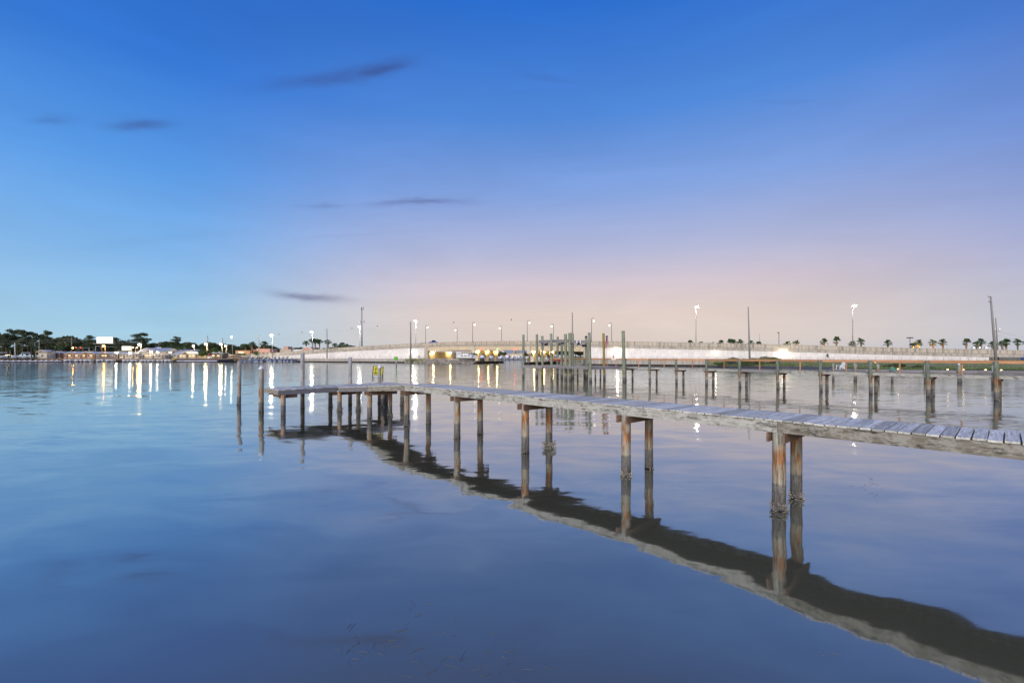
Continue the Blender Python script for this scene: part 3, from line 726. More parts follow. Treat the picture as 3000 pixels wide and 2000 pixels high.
# third dock with small deck lights
O3 = Vector((PX(2436, 64.2), 64.2)); T3 = Vector((PX(3000, 55.4), 55.4)); U3 = (T3 - O3).normalized(); V3 = Vector((-U3.y, U3.x)); H3 = 1.5
dk3 = thing('low_dock', 'low grey dock with small warm deck lights beyond the railed dock', 'dock', (O3.x, O3.y, 0))
def D3(a, v, z): q = O3 + U3 * a + V3 * v; return Vector((q.x, q.y, z))
mb = MB(); a = 0
while a < 34: mb.box(D3(a, .8, H3 - .02), (.15, 1.8, .04), math.atan2(U3.y, U3.x)); a += .16
mb.obj('deck_boards', MAT['slat_gray'], dk3, org=(O3.x, O3.y, 0), kind='stuff')
for i in range(9): board('fascia_board', 'gray_wood', D3(i * 3.8 + .01, -.12, H3 - .17), D3(i * 3.8 + 3.79, -.12, H3 - .17), .05, .24, dk3)
def a3(px): # distance along dock for a pixel column
    best = min(range(0, 3400), key=lambda k: abs(1500 + D3(k / 100, 0, 0).x / D3(k / 100, 0, 0).y * F - px)); return best / 100
for px, top, v in ((2440, 2.35, -.3), (2503, 2.4, -.3), (2509, 2.3, .3), (2570, 2.35, -.3), (2575, 2.2, .3), (2612, 1.95, -.3), (2708, 2.25, -.3), (2716, 2.1, .3), (2806, 2.3, -.3), (2817, 2.2, .2), (2931, 2.2, 1.9), (3040, 2.2, -.3)):
    q = D3(a3(px), v, 0); piling(dk3, q.x, q.y, top, .14, 'pile_old', .4)
    if px == 2806: cone_cap(dk3, q.x, q.y, top, .14, 'white_cap', .15)
for i, px in enumerate((2572, 2640, 2789, 2836, 2903, 2950)):
    q = D3(a3(px), 1.5, H3); zz_ = H3 + .04 if i else 2.42
    lt = thing('deck_light', '%s small warm deck light from the left on the low dock' % ORD[i], 'light', (q.x, q.y, zz_), 'deck lights on the low dock')
    mb = MB(); mb.box((q.x, q.y, zz_ + .015), (.34, .2, .03)); mb.obj('housing', MAT['galv'], lt, org=tuple(q))
    mb = MB(); mb.ball((q.x, q.y - .05, zz_ + .075), .07, 8, sc=(1.9, 1, .6)); mb.obj('lamp', MAT['lamp_deck'], lt, org=tuple(q))
# adirondack chair
q = D3(a3(2466), .7, H3); ch = thing('adirondack_chair', 'white slatted lounge chair facing left at the end of the low dock', 'chair', (q.x, q.y, H3)); ch.rotation_euler = (0, 0, rad(8))
def lobj(mb, name, mat, par, **kw):
    o = mobj(name, mb.mesh(name, MAT[mat] if isinstance(mat, str) else [MAT[x_] for x_ in mat]), par)
    for k_, v_ in kw.items(): o[k_] = v_
    return o
for i in range(5): mb = MB(); yy = -.24 + i * .12; mb.beam((.22, yy, .28), (.58, yy * (1.15), 1.02), .095, .025); lobj(mb, 'back_slat', 'white_paint', ch)
for i in range(5): mb = MB(); mb.beam((-.36 + i * .12, -.3, .40 - i * .03), (-.36 + i * .12, .3, .40 - i * .03), .10, .025); lobj(mb, 'seat_slat', 'white_paint', ch)
for s_ in (-1, 1):
    mb = MB(); mb.beam((-.42, s_ * .34, .60), (.40, s_ * .34, .56), .13, .03); lobj(mb, 'armrest', 'white_paint', ch)
    mb = MB(); mb.beam((-.36, s_ * .31, .58), (-.42, s_ * .31, 0), .05, .10); lobj(mb, 'leg', 'white_paint', ch)
    mb = MB(); mb.beam((-.35, s_ * .28, .38), (.55, s_ * .28, .03), .04, .12); lobj(mb, 'leg', 'white_paint', ch)
    mb = MB(); mb.beam((.33, s_ * .31, .55), (.25, s_ * .31, .12), .04, .08); lobj(mb, 'leg', 'white_paint', ch)
# hose on a post
q = D3(a3(2612), -.42, H3 + .1); hs = thing('coiled_hose', 'teal garden hose coiled on a short post of the low dock', 'hose', tuple(q))
for k in range(5):
    mb = MB(); rr = .26 - .03 * k; cx = -.04 * k
    mb.tube([(cx + rr * 1.3 * math.cos(a * .42), -.03 * k, rr * math.sin(a * .42) + .04 * k) for a in range(16)], .022, 6); lobj(mb, 'coil', 'teal_hose', hs)
mb = MB(); mb.tube([(.2, -.05, -.15), (.4, -.1, -.12), (.62, -.1, .02), (.8, .1, -.1)], .022, 6); lobj(mb, 'loose_end', 'teal_hose', hs)

# ------------------------------------------------------------------ bridge
br = thing('road_bridge', 'low concrete road bridge with tan girders and arched pier caps over the channel', 'bridge', (off(SB, 0).x, off(SB, 0).y, 0))
BO = Vector((br.location.x, br.location.y, 0))
def strip(mb, s0, s1, d0, d1, z0f, z1f, n=6, mi=0):
    vs = []
    for i in range(n + 1):
        s = s0 + (s1 - s0) * i / n
        for d_, zf_ in ((d0, z0f), (d1, z0f), (d1, z1f), (d0, z1f)): vs.append(off(s, d_, zf_(pat(s)[1])))
    fs = []
    for i in range(n):
        a = i * 4
        for j in range(4): fs.append((a + j, a + (j + 1) % 4, a + 4 + (j + 1) % 4, a + 4 + j))
    fs += [(3, 2, 1, 0), tuple(n * 4 + j for j in range(4))]
    mb.add(vs, fs, mi)
BW = 20.0
def mid(mb):
    n_ = len(mb.v); return tuple(sum(q[i] for q in mb.v) / n_ for i in range(3))
S_END = s_at(3080)
s = s_at(600)
while s < S_END:
    L_ = 5.6; span = SA < s < SD
    mb = MB(); strip(mb, s + .02, s + L_ - .02, 0.0, -.30, lambda h: h - 1.22, lambda h: h, 3); mb.obj('parapet_panel', MAT['parapet_concrete'], br, org=mid(mb))
    mb = MB(); strip(mb, s + .02, s + L_ - .02, -.03, -.30, lambda h: h - 2.15 if not span else h - 1.9, lambda h: h - 1.27, 3); mb.obj('edge_panel', MAT['band_concrete'], br, org=mid(mb))
    s += L_
mb = MB()   # cap moulding
strip(mb, s_at(600), S_END, .06, -.36, lambda h: h + .003, lambda h: h + .12, 90); mb.obj('coping', MAT['parapet_concrete'], br, org=mid(mb))
mb = MB(); s = SA
while s < SD: strip(mb, s, s + .35, .07, .003, lambda h: h - 1.1, lambda h: h - .12, 1); s += 1.25
mb.obj('balusters', MAT['girder_concrete'], br, org=mid(mb), kind='stuff')
mb = MB(); strip(mb, SA - .5, SD + .5, -.32, -BW, lambda h: h - 1.75, lambda h: h - 1.15, 20); mb.obj('deck_slab', MAT['asphalt'], br, org=mid(mb))
mb = MB(); strip(mb, s_at(600), SA - .5, -.32, -BW, lambda h: h - 1.3, lambda h: h - 1.15, 30); strip(mb, SD + .5, S_END, -.32, -BW, lambda h: h - 1.3, lambda h: h - 1.15, 40); mb.obj('roadway', MAT['asphalt'], br, org=mid(mb))
mb = MB(); strip(mb, s_at(600), S_END, -BW, -BW - .3, lambda h: h - 2.0, lambda h: h - .1, 80); mb.obj('far_parapet', MAT['parapet_concrete'], br, org=mid(mb))
for a, b_ in ((SA + .9, SB - 1), (SB + 1, SC - 1), (SC + 1, SD - .9)):
    for dd in (-.25, -4.2, -8.2, -12.2, -16.2, -19.2):
        mb = MB(); strip(mb, a, b_, dd, dd - .5, lambda h: h - 3.75, lambda h: h - 1.78, 5); mb.obj('girder', MAT['girder_concrete'], br, org=mid(mb))
for s in (SB, SC):
    hb = pat(s)[1]
    mb = MB(); strip(mb, s - .85, s + .85, -.02, -1.2, lambda h: h - 5.1, lambda h: h - 1.95, 1); mb.obj('end_block', MAT['pier_concrete'], br, org=mid(mb))
    # pier cap with arches between three columns
    q, h, tg, n_ = pat(s); base = hb - 3.8
    P = lambda al, dp, z: tuple(off(s, -dp, z) + Vector((tg.x, tg.y, 0)) * al)
    cols_ = (3.2, 9.8, 16.4); mb = MB(); N_ = 36; vs = []; fs = []
    for i in range(N_ + 1):
        dp = .9 + (BW - 2.0) * i / N_; near = min(abs(dp - c_) for c_ in cols_)
        bt = base - .9 - 1.6 * max(0, 1 - max(0, near - 1.0) / 2.4) ** .6 if True else 0
        if dp < cols_[0]: bt = base - .9 - 1.6 * (dp - .9) / (cols_[0] - .9)
        if dp > cols_[2]: bt = base - .9 - 1.6 * (BW - 1.1 - dp) / (BW - 1.1 - cols_[2])
        for al in (-.75, .75): vs += [P(al, dp, bt), P(al, dp, base)]
    for i in range(N_):
        a = i * 4; fs += [(a, a + 4, a + 5, a + 1), (a + 2, a + 3, a + 7, a + 6), (a, a + 2, a + 6, a + 4), (a + 1, a + 5, a + 7, a + 3)]
    fs += [(0, 1, 3, 2), (N_ * 4, N_ * 4 + 2, N_ * 4 + 3, N_ * 4 + 1)]
    mb.add(vs, fs); mb.obj('pier_cap', MAT['girder_concrete'], br, org=mid(mb))
    for c_ in cols_:
        mb = MB(); ctr = off(s, -c_, (base - 2.3) / 2 + .3); mb.box(ctr, (1.5, 1.6, base - 2.3), math.atan2(tg.y, tg.x)); mb.obj('pier_column', MAT['pier_concrete'], br, org=tuple(ctr))
    mb = MB(); ctr = off(s, -9.2, .25); mb.box(ctr, (3.6, 22.5, 1.1), math.atan2(tg.y, tg.x)); fo = mb.obj('pier_fender', MAT['wet_dark'], br, org=tuple(ctr))
    mb = MB(); ctr = off(s, -9.2, .95); mb.box(ctr, (3.2, 22.0, .12), math.atan2(tg.y, tg.x)); mb.obj('footing_cap', MAT['band_concrete'], br, org=tuple(ctr))
# abutment walls
for s, sgn in ((SA, -1), (SD, 1)):
    hb = pat(s)[1]
    mb = MB(); strip(mb, s - 1.0, s + 1.0, .05, -1.5, lambda h: 1.8, lambda h: h - 1.95, 1); mb.obj('abutment_pilaster', MAT['parapet_concrete'], br, org=mid(mb))
    q, h, tg, n_ = pat(s); e = s + sgn * -0.2
    mb = MB(); c_ = off(s + (-sgn) * -.2 if sgn < 0 else s, -12.0, 3.3)
    mb.box((c_.x, c_.y, 3.3), (.6, 22.0, 4.2), math.atan2(tg.y, tg.x)); mb.obj('abutment_wall', MAT['girder_concrete'], br, org=tuple(c_))

# retaining walls of panels under the ramps
npan = 0; stuffpan = MB()
def ret_wall(name, label, s0, s1):
    global npan
    rw = thing(name, label, 'wall', tuple(off((s0 + s1) / 2, 0, 0)))
    mb = MB(); strip(mb, s0, s1, -.28, -.6, lambda h: 1.5, lambda h: h - 1.9, 60); mb.obj('backing', MAT['wall_white'], rw, org=mid(mb))
    s = s0; k = 0; pw = 1.72
    while s < s1 - pw:
        z = 1.95 - (.86 if k % 2 else 0); htop = pat(s + pw / 2)[1] - 2.02
        while z < htop:
            z1 = min(z + 1.72, htop); z0 = max(z, 1.95)
            if z1 - z0 > .25:
                mb = MB(); strip(mb, s + .02, s + pw - .02, -.16, -.30, lambda h: z0 + .02, lambda h: z1 - .015, 1)
                big = (z1 - z0 > 1.2)
                if npan < 285 and big: mb.obj('wall_panel', MAT['wall_white'], rw, org=mid(mb)); npan += 1
                else: stuffpan.add(mb.v, mb.f)
            z += 1.72
        s += pw; k += 1
    return rw
rwR = ret_wall('retaining_wall', 'white panelled retaining wall under the right bridge ramp', SD + 1.1, s_at(2900))
rwL = ret_wall('retaining_wall', 'white panelled retaining wall under the left bridge ramp', s_at(790), SA - 1.1)
stuffpan.obj('remaining_panels', MAT['wall_white'], rwL, org=mid(stuffpan), kind='stuff')
# seawalls and walkway railings
def seawall(label, s0, s1, d, name='seawall'):
    sw = thing(name, label, 'wall', tuple(off((s0 + s1) / 2, d, 0))); n_ = max(1, int((s1 - s0) / 6)); L_ = (s1 - s0) / n_
    for i in range(n_):
        a = s0 + i * L_
        mb = MB(); strip(mb, a + .02, a + L_ - .02, d + .25, d - .15, lambda h: .55, lambda h: 2.02, 2); mb.obj('cap_panel', MAT['seawall_concrete'], sw, org=mid(mb))
    mb = MB(); s = s0
    while s < s1: strip(mb, s, s + .3, d + .22 + R.uniform(0, .12), d - .1, lambda h: -.8, lambda h: .54, 1); s += .36
    mb.obj('sheet_piles', MAT['wet_dark'], sw, org=mid(mb), kind='stuff')
def railing(label, s0, s1, d, z0=2.0, h=1.05, step=2.4):
    fr_ = thing('walkway_railing', label, 'railing', tuple(off((s0 + s1) / 2, d, z0)))
    n_ = max(1, int((s1 - s0) / step)); L_ = (s1 - s0) / n_
    for i in range(n_ + 1):
        mb = MB(); mb.tube([off(s0 + i * L_, d, z0), off(s0 + i * L_, d, z0 + h)], .035, 6); mb.obj('post', MAT['galv'], fr_, org=tuple(off(s0 + i * L_, d, z0)))
    for zz_ in (h, h * .5):
        mb = MB(); mb.tube([off(s0 + i * L_, d, z0 + zz_) for i in range(n_ + 1)], .03, 5); mb.obj('rail', MAT['galv'], fr_, org=mid(mb))
seawall('concrete seawall with a dark wet base left of the bridge opening', s_at(800), s_at(1205), 3.8)
seawall('concrete seawall with a dark wet base right of the bridge opening', SD + 1.0, s_at(2085), 3.8)
railing('thin metal railing on the seawall left of the bridge opening', s_at(800), s_at(1258), 3.5)
railing('thin metal railing on the seawall right of the bridge opening', SD + 1.5, s_at(2090), 3.5)
railing('thin metal railing beside the path on the far right', s_at(2095), s_at(3050), 3.0, 1.95, 1.0)
# path
mb = MB(); strip(mb, s_at(800), SA, 3.4, -.1, lambda h: 1.85, lambda h: 1.96, 20); strip(mb, SD, s_at(3050), 3.4, -.1, lambda h: 1.85, lambda h: 1.96, 30); strip(mb, SA + .1, s_at(1352), 1.9, -21, lambda h: 1.2, lambda h: 1.97, 8)
tag(mb.obj('path', MAT['seawall_concrete']), 'concrete shore path below the ramps', kind='structure')
# riprap
def rocks(name, label, pts_fn, n_, smin, smax, cat='rocks'):
    mb = MB()
    for _ in range(n_):
        x, y, z = pts_fn(); s_ = R.uniform(smin, smax); mb.ball((x, y, z), s_, 5, sc=(R.uniform(.8, 1.4), R.uniform(.8, 1.3), R.uniform(.5, .9)), wob=.5)
    mb.sm = [False] * len(mb.f); tag(mb.obj(name, MAT['rock'], org=mid(mb)), label, cat, kind='stuff')
def rk1():
    s = R.uniform(s_at(1205), s_at(1400)); q = R.random(); tail = max(0, (s - SA - 14) / (s_at(1400) - SA - 14))
    return tuple(off(s, 4.6 - 3.4 * q, -.1 + (1.95 - 1.1 * tail) * q))
rocks('riprap', 'rock riprap bank in front of the left abutment', rk1, 1500, .25, .6)
def rk2():
    q = R.random(); a = R.random(); b_ = off(SD, 2, 0); c_ = off(SD - 4, -16, 0); p_ = b_.lerp(c_, a); return (p_.x - 2.5 * q * 1.0 + 1.5, p_.y + R.uniform(-1, 1), 1.5 - 1.7 * q)
rocks('riprap', 'rock riprap at the foot of the right abutment', rk2, 300, .25, .5)
mb = MB(); strip(mb, s_at(1203), s_at(1395), 1.9, -6, lambda h: -.6, lambda h: 1.2, 10); tag(mb.obj('rock_bank', MAT['rock'], org=mid(mb)), 'sloping bank core under the riprap left of the channel', kind='structure')

# ------------------------------------------------------------------ lamps
def lamp_ball(c, r, mat, par, name='lamp', sc=(1, 1, 1)):
    mb = MB(); mb.ball(c, r, 8, sc=sc); return mb.obj(name, MAT[mat], par, org=tuple(c))
def pole_light(px, ytop, ybase, z, mat, r, label, pm_='galv', zb=None, arm=0, rp=.12, grp='tall area lights'):
    x = PX(px, z); ht = HY(ytop, z); hb_ = HY(ybase, z) if zb is None else zb
    o = thing('light_pole', label, 'street lamp', (x, z, hb_), grp)
    mb = MB(); mb.tube([(x, z, hb_), (x, z, ht - .3)], [rp * 1.5, rp], 8); mb.obj('pole', MAT[pm_], o, org=(x, z, hb_))
    mb = MB(); mb.box((x, z - 1.15, ht + .30), (.9, .7, .08)); mb.box((x, z - .55, ht - .12), (1.2, .05, .9)); mb.beam((x, z, ht - .25), (x, z - 1.1, ht + .24), .07, .07); mb.obj('lamp_head', MAT['galv'], o, org=(x, z, ht))  # upright back plate is added to keep lamp light off the pole
    lamp_ball((x, z - 1.15, ht - .10), r, mat, o, sc=(1.25, 1, .7)); return o
for (px, yt, yb, z, mat, r, lb) in [
    (798, 982, 1046, 262, 'lamp_white', .50, 'tall light pole with a white lamp above the white slide boats'),
    (915, 972, 1046, 262, 'lamp_white', .52, 'tall light pole with a white lamp left of the leaning palm group'),
    (1054, 957, 1046, 268, 'lamp_white', .48, 'tall light pole with a white lamp beside the cell tower'),
    (1218, 940, 1046, 262, 'lamp_white', .52, 'tall light pole with a white lamp just right of the bare utility pole'),
    (2039, 899, 1044, 190, 'lamp_mid', .45, 'very tall light pole above the right ramp, left one of two'),
    (2498, 896, 1044, 170, 'lamp_mid', .45, 'very tall light pole above the right ramp, right one of two'),
    (413, 1009, 1046, 275, 'lamp_warm', .55, 'short light pole with a glowing yellow lamp left of the marina store'),
    (308, 1013.5, 1040, 285, 'lamp_orange', .42, 'street lamp glowing orange below the big lit billboard'),
    (569, 1012, 1046, 275, 'lamp_warm', .28, 'small warm light pole behind the low motel'),
    (606, 1007.5, 1046, 275, 'lamp_warm', .50, 'bright yellow lamp on a pole behind the bushes'),
    (650, 1008, 1046, 275, 'lamp_warm', .50, 'bright yellow lamp on a pole right of the bushes'),
    (664, 1012, 1046, 275, 'lamp_mid', .22, 'small white lamp on a pole close to the thatched hut'),
    (681, 986, 1046, 275, 'lamp_mid', .28, 'slim tall pole with a small white lamp above the thatched hut'),
    (345, 1032, 1048, 262, 'lamp_store', .42, 'low bright white lamp at the right end of the motel roof'),
    (385, 1033, 1048, 262, 'lamp_store', .42, 'low bright white lamp under the second lit sign'),
    (446, 1030, 1048, 262, 'lamp_store', .42, 'low bright white lamp at the marina store front'),
    (465, 1031, 1048, 262, 'lamp_store', .3, 'smaller white lamp beside the marina store umbrellas'),
    (503, 1032, 1048, 262, 'lamp_mid', .2, 'tiny round lamp at the left gable of the low motel')]:
    pole_light(px, yt, yb, z, mat, r, lb, zb=G if z > 200 else 2.0)
# bridge lamps with shepherd-crook arms
def hook(px, yt, yb, s_off, side_, label, grp):
    s = s_at(px); d_ = -.15 if s_off == 0 else -BW
    if s_off:  # far side: find path station whose far edge projects to px
        s = min((q[0] for q in PATH[::4]), key=lambda s_: abs(1500 + off(s_, -BW).x / off(s_, -BW).y * F - px))
    p_ = off(s, d_, 0); z = p_.y; x = p_.x; hb_ = pat(s)[1]; ht = HY(yt, z)
    o = thing('bridge_lamp', label, 'street lamp', (x, z, hb_), grp); sg_ = side_
    mb = MB(); mb.tube([(x, z, hb_ - .2), (x, z, hb_ + .6), (x, z, ht - .9)], [.24, .11, .075], 8)
    mb.tube([(x, z, ht - .9)] + [(x + sg_ * (.45 - .45 * math.cos(a * .4)), z, ht - .9 + .75 * math.sin(a * .4)) for a in range(1, 7)] + [(x + sg_ * .9, z, ht - .9)], .05, 6)
    mb.obj('pole', MAT['pole_blue'], o, org=(x, z, hb_))
    mb = MB(); mb.tube([(x + sg_ * .9, z, ht - .85), (x + sg_ * .9, z, ht - 1.15)], [.06, .32], 10); mb.obj('lamp_shade', MAT['pole_blue'], o, org=(x + sg_ * .9, z, ht - 1))
    lamp_ball((x + sg_ * .9, z, ht - 1.30), .19, 'lamp_bridge', o)
for i, (px, yt) in enumerate(((1246, 951), (1384, 942), (1544, 936), (1732, 929))): hook(px, yt, 0, 0, 1, '%s hook-arm lamp from the left on the near bridge parapet' % ORD[i], 'hook-arm lamps on the near parapet')
for i, (px, yt) in enumerate(((1340, 959), (1471, 953), (1619, 947), (1791, 943))): hook(px, yt, 0, 1, -1, '%s hook-arm lamp from the left on the far bridge parapet' % ORD[i], 'hook-arm lamps on the far parapet')
# pier, abutment and wall lights
def wall_light(p_, mat, r, label, nrm=(0, -1)):
    o = thing('wall_light', label, 'wall light', tuple(p_), 'flood lights fixed under the bridge')
    mb = MB(); mb.box((p_[0], p_[1], p_[2] + r + .12), (.6, .45, .16)); mb.obj('housing', MAT['galv'], o, org=tuple(p_))
    lamp_ball(p_, r, mat, o); return o
k = 0
for s, nm in ((SB, 'left'), (SC, 'right')):
    q, h, tg, n_ = pat(s)
    for j, dp in enumerate((2.0, 9.0, 15.6)):
        p_ = off(s, -dp, h - 4.35) + Vector((tg.x, tg.y, 0)) * 1.5
        wall_light(p_, 'lamp_pier', .17, '%s yellow light from the front on the %s pier cap' % (ORD[j], nm)); k += 1
pA = off(SA, -4.5, 4.5); tgA = pat(SA)[2]
for j, dp in enumerate((4.0, 17.0)): p_ = off(SA, -dp, 4.95) + Vector((tgA.x, tgA.y, 0)) * 1.1; wall_light(p_, 'lamp_pier', .22, '%s yellow light on the left abutment wall' % ('front' if j == 0 else 'rear'))
for px, y, mat, r, lb in ((1212, 1031, 'lamp_mid', .26, 'flood light on the white wall behind the standing man'), (1811, 1026, 'lamp_mid', .30, 'flood light on the white wall above the person in orange'),
                     (2293, 1030, 'lamp_mid', .27, 'brightest flood light on the white wall above the bushes'), (2095, 1031, 'lamp_soft', .16, 'faint light in the middle of the right white wall')):
    s = s_at(px); p_ = off(s, .65, 0); wall_light((p_.x, p_.y, HY(y, p_.y)), mat, r, lb)
for px, y, mat, lb in ((1411, 1022, 'nav_red', 'red navigation light left of the channel opening'), (1458, 1021, 'nav_green', 'green navigation light at the middle of the girder'), (1508, 1020.5, 'nav_red', 'red navigation light right of the green one')):
    p_ = off(s_at(px), .1, 0); z_ = HY(y + .5, p_.y); o = thing('navigation_light', lb, 'light', (p_.x, p_.y, z_))
    lamp_ball((p_.x, p_.y - .1, z_ - .1), .14, mat, o); mb = MB(); mb.box((p_.x, p_.y, z_ + .2), (.3, .2, .25)); mb.obj('bracket', MAT['galv'], o, org=(p_.x, p_.y, z_))

# ------------------------------------------------------------------ utility poles, wires, marker balls, cell tower
UP = []
def upole(px, ytop, z, label, lean=0, mat='pole_concrete', r=.28, arms=(), zb=None, pxb=None):
    x = PX(px, z); xb = PX(pxb, z) if pxb else x; ht = HY(ytop, z); zb = G if zb is None else zb
    o = thing('utility_pole', label, 'utility pole', (xb, z, zb)); mb = MB(); mb.tube([(xb, z, zb - .5), ((x + xb) / 2, z, (zb + ht) / 2), (x, z, ht)], [r * 1.3, r, r * .65], 9); mb.obj('pole', MAT[mat], o, org=(xb, z, zb))
    for (yy, w_) in arms:
        h_ = HY(yy, z); xx = x + (xb - x) * (yy - ytop) / max(1, (1050 - ytop)); mb = MB(); mb.beam((xx - w_, z - .1, h_), (xx + w_ * .15, z - .1, h_), .12, .10); mb.tube([(xx - w_, z - .1, h_), (xx - w_, z - .1, h_ + .3)], .07, 6); mb.obj('crossarm', MAT['galv'], o, org=(xx, z, h_))
    UP.append((px, x, z, ht)); return o
upole(1203, 942, 216.5, 'tall bare grey utility pole at the seawall left of the bridge opening', arms=((943, .8), (949, .8), (957, .8)), r=.34, zb=-.5)
upole(958, 963, 243, 'grey utility pole in front of the left ramp', arms=((964, .7), (969, .7), (976, .7)), zb=-.5, r=.26)
upole(760, 980, 262, 'utility pole rising behind the slide boats', arms=((985, .8), (990, .8)), pxb=757)
upole(1677, 916, 176, 'tall pole rising behind the boat lift', arms=((918, .3), (930, .3)), r=.26)
upole(2192, 899, 137, 'tall bare pole on the mud flat in front of the right ramp', pxb=2197, zb=.3, r=.22)
upole(2902, 868, 100, 'leaning tall pole at the far right with wire stubs', pxb=2920, zb=.9, r=.23, arms=((870, .6), (885, .6)))
upole(2917, 931, 150, 'shorter pole with two transformers behind the leaning pole', pxb=2925, r=.18, mat='pole_wood')
upole(2225, 977, 200, 'thin short pole above the right ramp', r=.1)
upole(608.5, 983, 278, 'wooden pole rising above the yellow lamp by the bushes', mat='pole_wood', arms=((986, .4), (990, .4)))
upole(652, 990, 278, 'wooden pole right of the bushes', mat='pole_wood')
upole(662, 1000, 278, 'short wooden pole by the thatched hut', mat='pole_wood', r=.2)
upole(115, 993, 275, 'wooden pole behind the small gabled hut', mat='pole_wood')
upole(210, 987, 278, 'wooden pole in front of the dark trees at left', mat='pole_wood')
upole(43, 1003, 262, 'leaning white mast behind the lifted boats', mat='white_paint', r=.16, pxb=45)
upole(415, 995, 290, 'thin pole behind the yellow lamp', mat='pole_wood', r=.15)
upole(465, 1004, 290, 'thin pole above the blue and white lit sign', mat='pole_wood', r=.15)
tr = bpy.data.objects['utility_pole.006']
for s_ in (-1, 1): mb = MB(); x_ = PX(2917 + 7.5 * s_, 150); mb.tube([(x_, 149.6, HY(971, 150)), (x_, 149.6, HY(961, 150))], .3, 10); mb.obj('transformer', MAT['white_paint'], tr, org=(x_, 150, 12))
# small camera / flood poles
for px, yt, yb, n_, lb in ((2282, 975, 1008, 1, 'short pole with a single dark flood head on the ramp'), (2666, 990, 1020, 4, 'short pole with a cluster of dark flood heads on the ramp')):
    s = s_at(px); z = pat(s)[0].y + 10; x = PX(px, z); o = thing('flood_pole', lb, 'street lamp', (x, z, 2)); mb = MB(); mb.tube([(x, z, 2), (x, z, HY(yt, z))], .09, 7); mb.obj('pole', MAT['pole_blue'], o, org=(x, z, 2))
    for i in range(n_): mb = MB(); xx = x + (i - (n_ - 1) / 2) * .55 - (.25 if n_ == 1 else 0); mb.box((xx, z, HY(yt, z) + .1), (.42, .3, .3)); mb.obj('lamp_head', MAT['canvas_black'], o, org=(xx, z, HY(yt, z)))
for i, px in enumerate((2846, 2864, 2883, 2940)):
    z = 230; x = PX(px, z); pole_light(px, 1017.5, 1040, z, 'lamp_bridge', .16, '%s tiny street lamp behind the far right palms' % ORD[i], zb=2, grp='tiny street lamps behind the palms')
# overhead wires
def wire(p0, p1, sag, par, r=.022, n_=14):
    p0, p1 = Vector(p0), Vector(p1); pts = [p0.lerp(p1, i / n_) - Vector((0, 0, sag * 4 * (i / n_) * (1 - i / n_))) for i in range(n_ + 1)]
    mb = MB(); mb.tube(pts, r, 3, cap=False); mb.obj('wire', MAT['galv'], par, org=tuple(p0)); return pts
balls = [(817.6, 979), (884.5, 973), (1031, 961.5), (1105.5, 955), (1329, 944), (1498, 936)]
pw_ = thing('overhead_wires', 'thin overhead wires strung between the poles beside the bridge', 'wires', (PX(760, 262), 262, 15))
seq = [(760, 262, 984), (958, 243, 967), (1203, 216.5, 947), (1677, 176, 926)]
for a, b_ in zip(seq, seq[1:]): wire((PX(a[0], a[1]), a[1], HY(a[2], a[1])), (PX(b_[0], b_[1]), b_[1], HY(b_[2], b_[1])), 1.0, pw_, r=.008)
for i, (px, y) in enumerate(balls):
    z = 262 - (px - 760) * (262 - 176) / (1677 - 760); o = MB().ball((PX(px, z), z, HY(y, z)), .30, 10).obj('marker_ball', MAT['red_paint'], org=(PX(px, z), z, HY(y, z)))
    tag(o, '%s red wire marker ball from the left' % ORD[i], 'marker ball', 'red marker balls on the overhead wire')
pw2 = thing('overhead_wires', 'thin overhead wires in front of the dark trees at left', 'wires', (PX(115, 275), 275, 12))
for yy in (0, 5, 9): wire((PX(-60, 270), 270, HY(998 + yy, 270)), (PX(115, 275), 275, HY(995 + yy, 275)), .5, pw2, .03); wire((PX(115, 275), 275, HY(995 + yy, 275)), (PX(210, 278), 278, HY(990 + yy, 278)), .6, pw2, .03); wire((PX(210, 278), 278, HY(990 + yy, 278)), (PX(415, 290), 290, HY(999 + yy, 290)), .8, pw2, .025)
pw3 = thing('overhead_wires', 'thin wires running right from the transformer pole', 'wires', (PX(2925, 150), 150, 12))
for yy in (0, 12): wire((PX(2922, 150), 150, HY(970 + yy, 150)), (PX(3150, 150), 150, HY(1000 + yy * .6, 150)), 1.0, pw3, .02)
z = 300; x = PX(1060, z); ct = thing('cell_tower', 'slim cell tower with two rings of antennas behind the left ramp', 'tower', (x, z, G))
mb = MB(); mb.tube([(x, z, G), (x, z, HY(900, z))], [.62, .28], 10); mb.obj('mast', MAT['galv'], ct, org=(x, z, G))
for yc, w_ in ((903, .9), (942, 1.5)):
    for k in range(6):
        a = k * 1.047 + .3; mb = MB(); xx, zz_ = x + w_ * math.cos(a), z + w_ * math.sin(a); mb.box((xx, zz_, HY(yc, z)), (.32, .25, 1.9)); mb.beam((x, z, HY(yc, z)), (xx, zz_, HY(yc, z)), .12, .12); mb.obj('antenna', MAT['white_paint'] if k % 2 else MAT['galv'], ct, org=(xx, zz_, HY(yc, z)))

